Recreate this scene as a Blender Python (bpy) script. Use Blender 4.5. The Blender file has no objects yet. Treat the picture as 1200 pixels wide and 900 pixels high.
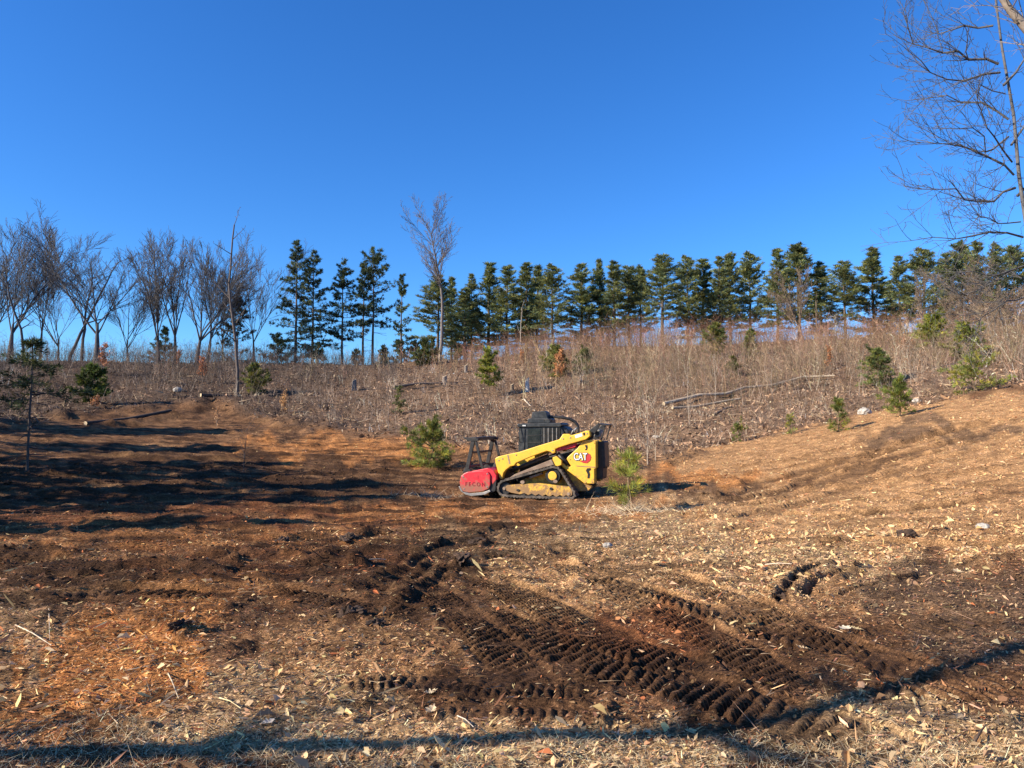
import bpy, math, random
import numpy as np
from mathutils import Vector, Matrix

random.seed(7)
RNG = np.random.default_rng(11)
PI = math.pi
SC = bpy.context.scene
COL = SC.collection

# ---------------------------------------------------------------- camera
CAM_H = 1.70
PITCH = math.radians(2.97)
FPX = 1200 * 26.0 / 36.0
cam_d = bpy.data.cameras.new('camera')
cam_d.sensor_width = 36.0
cam_d.lens = 26.0
cam_d.clip_start = 0.1
cam_d.clip_end = 5000
cam = bpy.data.objects.new('camera', cam_d)
COL.objects.link(cam)
cam.location = (0, 0, CAM_H)
cam.rotation_euler = (PI / 2 + PITCH, 0, 0)
SC.camera = cam

# ---------------------------------------------------------------- sky and sun
SUN_EL = math.radians(28)
SUN_AWAY = math.radians(22)            # light travels to +X and this much towards +Y
sun_to = Vector((-math.cos(SUN_AWAY) * math.cos(SUN_EL), -math.sin(SUN_AWAY) * math.cos(SUN_EL), math.sin(SUN_EL)))
w = bpy.data.worlds.new('World')
SC.world = w
w.use_nodes = True
nt = w.node_tree
nt.nodes.clear()
sky = nt.nodes.new('ShaderNodeTexSky')
sky.sky_type = 'NISHITA'
sky.sun_disc = False
sky.sun_elevation = SUN_EL
sky.sun_rotation = math.atan2(sun_to.x, sun_to.y)
sky.altitude = 250
sky.air_density = 1.0
sky.dust_density = 0.25
sky.ozone_density = 3.0
hs = nt.nodes.new('ShaderNodeHueSaturation')
hs.inputs['Saturation'].default_value = 1.22
bg = nt.nodes.new('ShaderNodeBackground')
bg.inputs['Strength'].default_value = 0.091
wo = nt.nodes.new('ShaderNodeOutputWorld')
nt.links.new(sky.outputs[0], hs.inputs['Color'])
tn = nt.nodes.new('ShaderNodeMix')
tn.data_type = 'RGBA'
tn.blend_type = 'MULTIPLY'
tn.inputs[0].default_value = 1
tn.inputs[7].default_value = (.52, .86, 1.24, 1)
nt.links.new(hs.outputs[0], tn.inputs[6])
nt.links.new(tn.outputs[2], bg.inputs[0])
nt.links.new(bg.outputs[0], wo.inputs[0])
sl = bpy.data.lights.new('sun', 'SUN')
sl.energy = 5.0
sl.angle = math.radians(0.53)
sl.color = (1.0, 0.90, 0.74)
so = bpy.data.objects.new('sun', sl)
COL.objects.link(so)
so.rotation_euler = (-sun_to).to_track_quat('-Z', 'Y').to_euler()
SC.view_settings.view_transform = 'Standard'
SC.view_settings.look = 'None'
SC.view_settings.gamma = 1.0
SC.view_settings.use_curve_mapping = False
SC.view_settings.exposure = 0.96

# ---------------------------------------------------------------- pixel <-> world helpers (photograph pixels, 1200x900)
CP, SP = math.cos(PITCH), math.sin(PITCH)


def ray(u, v):
    a, b = (u - 600) / FPX, -(v - 450) / FPX
    return np.array([a, CP - b * SP, SP + b * CP])


def at(u, v, Y):
    d = ray(u, v)
    return np.array([0, 0, CAM_H]) + d * (Y / d[1])


def project(x, y, z):
    dz = z - CAM_H
    f = np.maximum(y * CP + dz * SP, 0.05)
    b = -y * SP + dz * CP
    return 600 + FPX * x / f, 450 - FPX * b / f


# ---------------------------------------------------------------- noise
def _hash(ix, iy, seed):
    h = (ix.astype(np.int64) * 374761393 + iy.astype(np.int64) * 668265263 + seed * 1442695041) & 0x7fffffff
    h = ((h ^ (h >> 13)) * 1274126177) & 0x7fffffff
    return (h ^ (h >> 16)) & 0xffff


def pn(x, y, seed=0):
    xi, yi = np.floor(x), np.floor(y)
    fx, fy = x - xi, y - yi
    sx, sy = fx * fx * fx * (fx * (fx * 6 - 15) + 10), fy * fy * fy * (fy * (fy * 6 - 15) + 10)

    def g(dx, dy):
        a = _hash(xi + dx, yi + dy, seed) * (2 * PI / 65536)
        return np.cos(a) * (fx - dx) + np.sin(a) * (fy - dy)
    a, b, c, d = g(0, 0), g(1, 0), g(0, 1), g(1, 1)
    return (a + (b - a) * sx) * (1 - sy) + (c + (d - c) * sx) * sy


def fbm(x, y, o=3, seed=0):
    t, s = 0, 1
    for i in range(o):
        t = t + pn(x, y, seed + i * 17) * s
        x, y, s = x * 2.03 + 11.3, y * 2.03 - 7.1, s * .5
    return t


def ss(a, b, x):
    t = np.clip((x - a) / (b - a), 0, 1)
    return t * t * (3 - 2 * t)


# ---------------------------------------------------------------- terrain (thin-plate spline through surveyed points)
CTRL = [(0, 0, 0), (-6, 0, 0), (6, 0, 0.05), (0, 4, 0), (-3, 4, 0), (3, 4, .03), (-25, -10, .3), (25, -10, .6), (0, -30, 0), (-40, -40, 0), (40, -40, 0)]
for u, v, Y in [(0, 700, 7.4), (600, 700, 7.5), (1200, 700, 7.3),
                (0, 600, 17.5), (300, 600, 18.5), (600, 600, 19), (900, 600, 16.5), (1200, 600, 13),
                (600, 588, 22.2), (450, 575, 23.5), (750, 575, 23.5),
                (0, 540, 27), (300, 540, 31), (600, 547, 31), (900, 550, 26), (1200, 520, 20),
                (0, 480, 42), (300, 480, 47), (600, 480, 49), (900, 490, 40), (1200, 462, 30), (1050, 478, 38),
                (0, 425, 68), (300, 427, 72), (460, 428, 74), (600, 420, 74), (900, 425, 64), (1200, 415, 52), (1050, 430, 55),
                (900, 402, 80), (1080, 392, 78), (1200, 385, 75), (700, 408, 80)]:
    CTRL.append(tuple(at(u, v, Y)))
CTRL += [(-70, 60, 5.5), (-75, 20, 3.5), (75, 20, 9), (95, 60, 12), (-40, 15, 1.2)]
for X in (-130, -60, 0, 60, 130):
    CTRL.append((X, 105, 7.0 + X * .018))
    CTRL.append((X, 160, 6.0 + X * .015))
CTRL = np.array(CTRL)


def _k(r2):
    return np.where(r2 > 1e-9, r2 * np.log(np.maximum(r2, 1e-9)), 0)


_n = len(CTRL)
_A = np.zeros((_n + 3, _n + 3))
_d2 = ((CTRL[:, None, :2] - CTRL[None, :, :2]) ** 2).sum(-1) / 2500
_A[:_n, :_n] = _k(_d2) + np.eye(_n) * 2e-4
_A[:_n, _n] = 1
_A[:_n, _n + 1:] = CTRL[:, :2] / 50
_A[_n:, :_n] = _A[:_n, _n:].T
_W = np.linalg.solve(_A, np.concatenate([CTRL[:, 2], [0, 0, 0]]))


def smooth_z(x, y):
    x, y = np.atleast_1d(np.asarray(x, float)), np.atleast_1d(np.asarray(y, float))
    R = np.hypot(x, y)
    s = np.minimum(1, 150 / np.maximum(R, 1))
    xc, yc = x * s, y * s
    o = _W[_n] + _W[_n + 1] * xc / 50 + _W[_n + 2] * yc / 50
    for i in range(_n):
        o = o + _W[i] * _k(((xc - CTRL[i, 0]) ** 2 + (yc - CTRL[i, 1]) ** 2) / 2500)
    far = ss(110, 320, R)
    return o * (1 - far) + 2.0 * far


def ground_hit(u, v):
    d = ray(u, v)
    t = np.concatenate([np.linspace(2, 40, 900), np.linspace(40.1, 160, 900)])
    p = np.array([0, 0, CAM_H])[:, None] + d[:, None] * t
    g = smooth_z(p[0], p[1])
    k = np.argmax(p[2] < g)
    if k == 0:
        k = len(t) - 1
    return p[0, k], p[1, k]


# edge of the cleared ground, as a distance along each bearing
_edge = [(-200, 520), (0, 503), (90, 492), (150, 482), (250, 476), (330, 500), (470, 516), (560, 538), (650, 545), (750, 547), (830, 525), (960, 497), (1050, 478), (1200, 452), (1400, 440)]
_ea, _er = [], []
for u, v in _edge:
    x, y = ground_hit(u, v)
    _ea.append(math.atan2(x, y))
    _er.append(math.hypot(x, y))


def cleared(x, y):
    a, r = np.arctan2(x, y), np.hypot(x, y)
    e = np.interp(a, _ea, _er)
    return ss(-1.5, 1.5, e - r + 2.2 * pn(x / 2.5, y / 2.5, 91) + 1.2 * pn(x / .7, y / .7, 92))


# track prints: pixel polyline, width, pitch of the bars, depth, slant, darkness
TRACKS = [
    ([(586, 650), (635, 660), (680, 672), (772, 702), (852, 722), (930, 750), (1000, 766), (1080, 788), (1215, 820)], .48, .105, .055, .75, .72),
    ([(690, 652), (770, 672), (836, 694), (896, 718), (950, 745), (1010, 772), (1080, 800), (1180, 836)], .44, .105, .045, .75, .6),
    ([(535, 708), (590, 733), (650, 757), (710, 780), (780, 800), (850, 822), (944, 850), (1008, 874), (1080, 908)], .58, .096, .052, .25, .74),
    ([(556, 676), (620, 703), (690, 738), (740, 764), (800, 784), (860, 804)], .50, .096, .046, .35, .62),
    ([(380, 806), (470, 799), (560, 804), (640, 810), (705, 814)], .36, .066, .036, .0, .62),
    ([(470, 838), (560, 836), (640, 838), (712, 836)], .24, .066, .026, .0, .5),
    ([(975, 738), (1040, 742), (1100, 739), (1160, 728)], .28, .10, .035, .1, .7),
    ([(640, 640), (700, 662), (760, 690)], .44, .105, .048, .7, .62),
    ([(700, 690), (760, 712), (830, 746), (900, 790), (960, 836)], .44, .105, .045, .7, .55),
    ([(430, 660), (500, 690), (580, 760), (640, 830)], .42, .105, .042, .8, .5),
    ([(880, 640), (960, 650), (1050, 640), (1140, 618), (1210, 606)], .36, .12, .03, .1, .5),
    ([(800, 628), (900, 616), (1010, 606), (1120, 590), (1210, 570)], .5, 900, .12, 0, .6),
    ([(1000, 806), (1090, 812), (1200, 800)], .44, .092, .040, .0, .5),
    ([(300, 690), (360, 700), (430, 712), (500, 722)], .40, .1, .042, .0, .55),
    ([(40, 700), (150, 694), (260, 700)], .4, .12, .045, .0, .6),
    ([(300, 612), (420, 606), (520, 606), (560, 604)], .4, .14, .04, .0, .4),
    ([(320, 525), (345, 512), (352, 505)], .45, .3, .09, .0, .3),
    ([(372, 530), (384, 515), (382, 508)], .45, .3, .08, .0, .3),
    ([(1060, 560), (1090, 548), (1100, 535)], .4, .18, .05, .0, .25),
    ([(750, 574), (850, 571), (950, 552), (1050, 521), (1150, 497), (1210, 487)], 0.95, 900, .20, 0, 0.80),
    ([(750, 580), (850, 578), (950, 559), (1050, 527), (1150, 503), (1210, 492)], 0.45, 900, .16, 0, 0.65),
    ([(750, 588), (850, 587), (950, 568), (1050, 535), (1150, 510), (1210, 498)], 0.95, 900, .20, 0, 0.80),
    ([(750, 596), (850, 595), (950, 576), (1050, 543), (1150, 516), (1210, 504)], 0.45, 900, .16, 0, 0.65),
    ([(750, 606), (850, 607), (950, 588), (1050, 553), (1150, 526), (1210, 512)], 0.7, 900, .16, 0, 0.55),
    ([(905, 566), (950, 548), (1000, 541), (1040, 546)], .5, 900, .18, 0, .85),
    ([(925, 574), (965, 553), (1010, 548)], .5, 900, .18, 0, .85),
    ([(1010, 560), (1030, 541), (1060, 532), (1100, 534)], .5, 900, .18, 0, .85),
    ([(860, 600), (960, 604), (1080, 594), (1200, 578)], .5, 900, .18, 0, .85),
    ([(820, 566), (868, 560), (884, 570), (850, 582), (800, 586)], .5, 900, .18, 0, .85),
    ([(930, 640), (1020, 634), (1120, 640), (1210, 636)], .5, 900, .18, 0, .85),
    ([(987, 657), (958, 665), (932, 679), (917, 697), (918, 714)], .11, 900, .20, 0, 1.6),
    ([(1003, 664), (970, 674), (950, 689), (944, 703)], .07, 900, .10, 0, 1.0),
    ([(1090, 668), (1060, 681), (1020, 690), (975, 701)], .09, 900, .14, 0, 1.2),
    ([(1195, 650), (1140, 661), (1105, 676)], .08, 900, .10, 0, 1.1),
    ([(620, 615), (560, 632), (500, 655), (440, 690)], .42, .12, .035, .0, .5),
]
# ridges pushed up (positive) or furrows cut (negative): pixel polyline, width, height
RIDGES = [
    ([(985, 660), (958, 667), (934, 680), (921, 696), (921, 712)], .085, .10, .95), ([(1000, 664), (968, 676), (950, 690), (946, 704)], .20, -.04, .35),
    ([(1012, 664), (985, 680), (972, 695)], .07, .07, .8),
    ([(1075, 672), (1050, 684), (1015, 692), (985, 700)], .09, .11, .85), ([(1190, 652), (1140, 662), (1110, 675)], .08, .08, .85),
    ([(600, 632), (575, 640), (560, 648)], .10, .10), ([(548, 664), (532, 672), (528, 680)], .10, .10), ([(505, 660), (480, 682), (462, 705)], .10, .08),
    ([(430, 628), (410, 640)], .12, .10), ([(380, 742), (420, 728), (450, 735)], .10, .05), ([(180, 648), (330, 655), (420, 640)], .18, .06),
    ([(715, 806), (712, 840), (702, 858)], .05, .05), ([(740, 770), (738, 800)], .05, .05), ([(780, 548), (800, 540), (822, 532)], .3, .16),
    ([(800, 606), (880, 600), (960, 590), (1040, 586)], .25, .06), ([(800, 585), (850, 580)], .2, .12), ([(985, 562), (1010, 540), (1025, 528)], .22, .06),
    ([(0, 585), (200, 575), (330, 565), (480, 570)], .5, .16), ([(0, 560), (160, 552), (300, 548)], .5, .14), ([(200, 520), (330, 535), (450, 540)], .5, .12),
    ([(90, 505), (170, 495), (250, 478)], .6, .3), ([(260, 478), (320, 470)], .6, .25), ([(0, 615), (250, 610), (500, 592)], .35, .09),
    ([(340, 560), (430, 556), (520, 560)], .4, .14), ([(520, 586), (640, 594), (760, 592)], .3, .06), ([(1000, 530), (1090, 508), (1170, 494)], .8, -.12),
    ([(861, 585), (960, 572), (1100, 560), (1200, 545)], .3, .12), ([(820, 560), (950, 545), (1080, 520)], .3, .10),
    ([(840, 548), (930, 540), (1010, 520), (1060, 503)], .2, .10), ([(900, 560), (1000, 548), (1060, 530)], .2, .09), ([(1000, 590), (1100, 575), (1200, 562)], .2, .08),
    ([(930, 545), (960, 530), (990, 525)], .2, .09), ([(1020, 555), (1030, 540), (1050, 533)], .18, .10), ([(1040, 520), (1110, 502), (1165, 492)], .3, .12), ([(760, 566), (830, 560), (868, 566), (850, 576)], .22, .10),
    ([(700, 600), (790, 604), (850, 598)], .16, .07), ([(960, 618), (1040, 612), (1130, 610)], .16, .06), ([(870, 640), (960, 632), (1060, 640)], .12, .04),
    ([(20, 640), (140, 628), (260, 632)], .22, .12), ([(250, 670), (330, 662), (400, 668)], .2, .12), ([(60, 680), (190, 668), (280, 676)], .2, .10), ([(0, 660), (90, 656)], .2, .1),
    ([(280, 690), (350, 678), (440, 664)], .2, .1), ([(380, 700), (440, 684), (500, 650)], .16, .1), ([(450, 720), (490, 690), (525, 668)], .12, .09), ([(520, 640), (600, 628), (660, 632)], .16, .09),
    ([(380, 620), (470, 618), (560, 612)], .18, .1), ([(300, 640), (380, 634), (470, 626)], .2, .12), ([(150, 610), (260, 604), (360, 604)], .2, .1), ([(100, 530), (200, 540), (300, 536)], .3, .16),
    ([(190, 500), (260, 506), (330, 520)], .25, .16), ([(230, 490), (280, 484), (330, 486)], .25, .16), ([(420, 545), (480, 540), (530, 545)], .25, .14), ([(150, 720), (230, 742), (280, 700)], .10, .05),
    ([(205, 757), (222, 735), (240, 722)], .10, .09), ([(230, 770), (330, 742), (400, 720)], .12, .06), ([(0, 735), (90, 722)], .12, .06), ([(60, 866), (130, 852), (180, 862)], .12, .06),
]


def _poly(pts):
    P = np.array([ground_hit(*p) for p in pts])
    # Catmull-Rom resample
    out = []
    Q = np.vstack([2 * P[0] - P[1], P, 2 * P[-1] - P[-2]])
    for i in range(1, len(Q) - 2):
        for t in np.linspace(0, 1, 6)[:-1]:
            a, b, c, d = Q[i - 1], Q[i], Q[i + 1], Q[i + 2]
            out.append(.5 * (2 * b + (c - a) * t + (2 * a - 5 * b + 4 * c - d) * t * t + (3 * b - a - 3 * c + d) * t ** 3))
    out.append(P[-1])
    return np.array(out)


TR = [(_poly(t[0]),) + t[1:] for t in TRACKS]
RG = [(_poly(t[0]),) + t[1:] for t in RIDGES]


def along(P, x, y, reach):
    """indices of points near the polyline, their signed side distance, arc length and position 0..1"""
    lo, hi = P.min(0) - reach, P.max(0) + reach
    idx = np.nonzero((x > lo[0]) & (x < hi[0]) & (y > lo[1]) & (y < hi[1]))[0]
    X, Y = x[idx], y[idx]
    best = np.full(len(idx), 1e9)
    lat = np.zeros(len(idx))
    arc = np.zeros(len(idx))
    s = 0
    for a, b in zip(P[:-1], P[1:]):
        d = b - a
        L = math.hypot(*d) + 1e-9
        t = np.clip(((X - a[0]) * d[0] + (Y - a[1]) * d[1]) / L / L, 0, 1)
        dx, dy = X - a[0] - t * d[0], Y - a[1] - t * d[1]
        q = dx * dx + dy * dy
        m = q < best
        best[m] = q[m]
        lat[m] = (np.sqrt(q) * np.sign(d[0] * dy - d[1] * dx))[m]
        arc[m] = (s + t * L)[m]
        s += L
    return idx, lat, arc, arc / s


def detail(x, y, want_tracks=False):
    """(height of the small relief, darkness of the turned soil plus shade painted between the track bars)"""
    r = np.hypot(x, y)
    c = cleared(x, y)
    z = np.zeros_like(x)
    dark = np.zeros_like(x)
    tracked = np.zeros_like(x)
    near = ss(60, 20, r)
    z += .05 * fbm(x / 1.6, y / 1.6, 3, 1) * near
    z += .034 * fbm(x / .33, y / .33, 3, 2) * ss(30, 8, r) + .055 * fbm(x / .75, y / .5, 3, 14) * ss(6, 11, r) * ss(60, 30, r) * c * (1 + .9 * ss(3, -3, x))
    nz = r < 14
    z[nz] += (.020 * pn(x[nz] / .085, y[nz] / .085, 3) + .013 * pn(x[nz] / .042, y[nz] / .042, 4)) * ss(14, 7, r[nz])
    an = math.radians(7)
    s_, t_ = x * math.cos(an) + y * math.sin(an), -x * math.sin(an) + y * math.cos(an)
    warp = .5 * pn(x / 4, y / 4, 5)
    f = fbm(s_ / 3.2, t_ / .55 + warp, 3, 6)
    rid = 1 - np.abs(fbm(s_ / 4.5, t_ / 1.1 + warp, 3, 8)) * 2.2
    amt = c * ss(5.5, 11, r) * (0.22 + .78 * ss(5, -2, x))
    z += amt * (.09 * f + .07 * np.clip(rid, -.2, 1))
    # clods
    cl = np.clip(fbm(x / .28, y / .28, 2, 12) - .28, 0, 1) * ss(3.2, 6, r) * ss(45, 18, r)
    z += .14 * cl * (0.35 + .65 * np.clip(fbm(x / 2.4, y / 2.4, 2, 13) + .4, 0, 1))
    hill = 1 - c
    er = np.interp(np.arctan2(x, y), _ea, _er)
    z += hill * .42 * np.exp(-np.clip(r - er, 0, 60) / 5) * ss(9, 4, x) * (1 + .8 * pn(x / 3, y / 3, 22))
    z += hill * (.16 * fbm(x / 1.1, y / 1.1, 3, 20) + .42 * fbm(x / 6, y / 5, 3, 21)) * ss(140, 60, r)
    for P, wd, pitch, dep, slant, dk in TR:
        idx, lat, arc, pos = along(P, x, y, wd)
        X, Y = x[idx], y[idx]
        wob = .03 * pn(X / .4, Y / .4, 31)
        m = ss(wd * .5 + .03, wd * .5 - .02, np.abs(lat + wob)) * ss(0, .2, pos + .12 * pn(X / .25, Y / .25, 38)) * ss(1, .85, pos + .12 * pn(X / .25, Y / .25, 39))
        ph = (arc + slant * lat + .018 * pn(X / .16, Y / .16, 33)) / pitch
        bar = ss(-.45, .1, np.sin(ph * 2 * PI)) * ss(wd * .5, wd * .5 - .07, np.abs(lat + wob))
        if pitch > 100:
            bar = bar * 0          # a wheel line with no bars
        worn = np.clip(.80 + 1.1 * pn(X / .6, Y / .6, 34) + .7 * pn(X / .17, Y / .17, 36), .04, 1.1)
        z[idx] = z[idx] * (1 - .85 * m) + m * (-.45 * dep + .85 * dep * bar * worn)
        tracked[idx] = np.maximum(tracked[idx], m)
        edge = np.exp(-((np.abs(lat) - wd * .5 - .05) / .05) ** 2) * (.4 + pn(X / .3, Y / .3, 35)) * ss(0, .05, pos) * ss(1, .95, pos)
        z[idx] += .03 * np.clip(edge, 0, 1)
        dark[idx] = np.maximum(dark[idx], m * dk * np.clip(.85 + .6 * pn(X / .5, Y / .5, 37), 0, 1) * (1 - .45 * bar * worn))  # bar tops lighter, grooves darker: lit and shaded relief put into the colour
    for P, wd, h, *kd in RG:
        kd = kd[0] if kd else .55
        idx, lat, arc, pos = along(P, x, y, wd * 3)
        X, Y = x[idx], y[idx]
        sc = max(wd * 1.6, .08)
        m = np.exp(-((lat + .45 * wd * pn(X / sc, Y / sc, 41)) / (wd * .75)) ** 2) * ss(-.02, .15, pos) * ss(1.02, .85, pos)
        n = np.clip(.85 + .4 * pn(X / sc / 2.5, Y / sc / 1.2, 42) + .3 * pn(X / sc, Y / sc, 43) + .4 * pn(X / sc * 2.7, Y / sc * 2.7, 44), 0, 1.5) * np.where(np.hypot(X, Y) > 9, 1, .75)
        z[idx] += h * m * n
        dark[idx] = np.maximum(dark[idx], kd * m * np.clip(n, 0, 1))
    if want_tracks:
        return z, np.clip(dark, 0, 1), tracked
    return z, np.clip(dark, 0, 1)


def full_z(x, y):
    x, y = np.atleast_1d(np.asarray(x, float)), np.atleast_1d(np.asarray(y, float))
    return smooth_z(x, y) + detail(x, y)[0]


def spot(u, v, dz=0.0):
    x, y = ground_hit(u, v)
    return np.array([x, y, float(full_z(x, y)[0]) + dz])


def stand(u, Y, dz=0.0):
    """a point on the ground at bearing pixel u and distance Y"""
    x = (u - 600) / FPX * Y * 1.003
    return np.array([x, Y, float(full_z(x, Y)[0]) + dz])


def top_at(u, v, Y):
    return at(u, v, Y)[2]


# soil colours (linear)
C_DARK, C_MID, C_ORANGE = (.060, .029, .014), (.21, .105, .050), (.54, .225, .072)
C_PALE, C_TAN, C_GREY, C_RED, C_SLOPE = (.60, .385, .20), (.58, .32, .145), (.19, .115, .066), (.21, .074, .028), (.25, .155, .096)
BLOBS = [
    (820, 640, 330, 60, C_PALE, .75), (1150, 485, 160, 34, C_TAN, .9), (1060, 610, 260, 45, C_TAN, .9), (1000, 540, 300, 40, C_TAN, .8), (700, 690, 150, 40, C_TAN, .55), (860, 700, 160, 40, C_TAN, .5),
    (300, 835, 200, 55, C_PALE, .6), (600, 875, 330, 32, C_PALE, .7), (1060, 865, 180, 50, C_PALE, .8), (30, 760, 60, 70, C_PALE, .4), (430, 760, 130, 40, C_TAN, .4), (640, 670, 100, 25, C_TAN, .5),
    (150, 575, 360, 42, C_DARK, .8), (250, 545, 200, 20, C_DARK, .5), (60, 660, 170, 50, C_DARK, .75), (230, 660, 200, 40, C_DARK, .5), (520, 720, 120, 40, C_DARK, .35), (380, 640, 190, 26, C_DARK, .5), (330, 690, 240, 36, C_DARK, .5), (480, 668, 80, 36, C_DARK, .6), (560, 640, 120, 26, C_DARK, .55), (610, 612, 130, 12, C_DARK, .5),  # dark turned soil; the left patches also deepen the tree shade by colour
    (760, 745, 90, 38, C_RED, .75), (830, 790, 120, 36, C_DARK, .55), (610, 806, 110, 22, C_DARK, .7), (470, 815, 90, 20, C_DARK, .4), (990, 770, 160, 25, C_DARK, .35), (640, 770, 110, 34, C_DARK, .45),
    (1110, 694, 125, 33, C_GREY, .8), (1160, 750, 80, 30, C_GREY, .7), (1075, 514, 75, 9, C_GREY, .85), (1130, 498, 60, 7, C_GREY, .8), (830, 580, 90, 8, C_GREY, .5), (900, 850, 90, 30, C_DARK, .4), (960, 880, 90, 24, C_DARK, .5),
    (135, 780, 120, 62, C_ORANGE, .95), (222, 718, 60, 30, C_ORANGE, .7), (60, 835, 70, 32, C_ORANGE, .5), (420, 525, 150, 15, C_ORANGE, .85), (300, 603, 420, 15, C_RED, .8), (580, 601, 230, 11, C_ORANGE, .55), (200, 628, 240, 18, C_ORANGE, .4),
    (820, 562, 90, 9, C_ORANGE, .7), (250, 690, 120, 20, C_ORANGE, .3), (290, 655, 200, 20, C_RED, .35),
]


def soil(x, y, z, dark):
    x = np.asarray(x)
    c = cleared(x, y)
    u, v = project(x, y, z)
    r = np.hypot(x, y)
    wx = 1 + 0 * x
    nu = u + 60 * fbm(x / np.maximum(r * .06, .2) + 5, y / np.maximum(r * .06, .2), 5, 51)
    nv = v + 22 * fbm(x / np.maximum(r * .05, .2), y / np.maximum(r * .05, .2) + 9, 5, 52)
    col = np.ones((len(x), 3)) * np.array(C_MID)
    infront = ss(0.5, 1.5, y)
    hf = .35 * fbm(x / np.maximum(r * .016, .09), y / np.maximum(r * .012, .07), 3, 53)
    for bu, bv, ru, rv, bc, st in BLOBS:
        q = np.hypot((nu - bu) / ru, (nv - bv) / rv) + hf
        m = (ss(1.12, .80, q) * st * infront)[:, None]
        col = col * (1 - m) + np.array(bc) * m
    # streaks left by the machine
    an = math.radians(7)
    s_, t_ = x * math.cos(an) + y * math.sin(an), -x * math.sin(an) + y * math.cos(an)
    st = fbm(s_ / 2.6, t_ / .38 + .5 * pn(x / 4, y / 4, 5), 3, 61)
    amt = ss(5, 10, r) * (.14 + .86 * ss(5, -1, x))
    m = (ss(.0, .28, st) * amt * .88)[:, None]
    col = col * (1 - m) + np.array(C_DARK) * m
    m = (ss(.05, .5, -st) * amt * .30)[:, None]
    col = col * (1 - m) + np.array(C_TAN) * m
    pt = fbm(x / .5, y / .5, 3, 63)
    col = col * (1 + .5 * pt)[:, None]
    dk = (dark * .85)[:, None]
    col = col * (1 - dk) + np.array(C_DARK) * 1.15 * dk
    n1, n2 = fbm(x / 1.3, y / .9, 3, 64), fbm(x / 6, y / 5, 2, 65)
    hill = np.array(C_SLOPE) * (1 + .55 * n1 + .3 * n2)[:, None]
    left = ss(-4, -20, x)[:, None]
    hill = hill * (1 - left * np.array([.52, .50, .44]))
    dm = (ss(.12, .45, n1 + .3 * n2) * .5)[:, None]
    hill = hill * (1 - dm) + np.array([.11, .062, .04]) * dm
    c = c[:, None]
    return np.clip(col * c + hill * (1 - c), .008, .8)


# ---------------------------------------------------------------- material helpers
def mat(name, build):
    m = bpy.data.materials.new(name)
    m.use_nodes = True
    t = m.node_tree
    t.nodes.clear()
    o = t.nodes.new('ShaderNodeOutputMaterial')
    b = t.nodes.new('ShaderNodeBsdfPrincipled')
    t.links.new(b.outputs[0], o.inputs[0])
    build(t, b, t.links.new)
    return m


def N(t, kind, **kw):
    n = t.nodes.new(kind)
    for k, v in kw.items():
        if k.startswith('i_'):
            n.inputs[k[2:].replace('_', ' ')].default_value = v
        else:
            setattr(n, k, v)
    return n


def ramp(t, stops):
    r = t.nodes.new('ShaderNodeValToRGB')
    e = r.color_ramp.elements
    while len(e) < len(stops):
        e.new(.5)
    for k, (p, c) in enumerate(stops):
        e[k].position = p
        e[k].color = c if len(c) == 4 else (*c, 1)
    return r


def attr_mat(name, attr='tint', rough=.9, noise=0.0, scale=8.0, trans=0.0, spec=.2, bump=0.0):
    def f(t, b, L):
        a = N(t, 'ShaderNodeAttribute', attribute_name=attr)
        src = a.outputs['Color']
        if noise or bump:
            g = N(t, 'ShaderNodeNewGeometry')
            n = N(t, 'ShaderNodeTexNoise', i_Scale=scale, i_Detail=4.0)
            L(g.outputs['Position'], n.inputs['Vector'])
        if noise:
            r = ramp(t, [(.3, (1 - noise,) * 3), (.7, (1 + noise * .6,) * 3)])
            L(n.outputs['Fac'], r.inputs[0])
            mx = N(t, 'ShaderNodeMix', data_type='RGBA', blend_type='MULTIPLY')
            mx.inputs[0].default_value = 1
            L(src, mx.inputs[6])
            L(r.outputs[0], mx.inputs[7])
            src = mx.outputs[2]
        L(src, b.inputs['Base Color'])
        b.inputs['Roughness'].default_value = rough
        b.inputs['Specular IOR Level'].default_value = spec
        if bump:
            bp = N(t, 'ShaderNodeBump', i_Strength=bump, i_Distance=.02)
            L(n.outputs['Fac'], bp.inputs['Height'])
            L(bp.outputs[0], b.inputs['Normal'])
        if trans:
            tr = N(t, 'ShaderNodeBsdfTranslucent')
            L(src, tr.inputs[0])
            ms = N(t, 'ShaderNodeMixShader')
            ms.inputs[0].default_value = trans
            out = [n_ for n_ in t.nodes if n_.type == 'OUTPUT_MATERIAL'][0]
            L(b.outputs[0], ms.inputs[1])
            L(tr.outputs[0], ms.inputs[2])
            L(ms.outputs[0], out.inputs[0])
    return mat(name, f)


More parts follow.
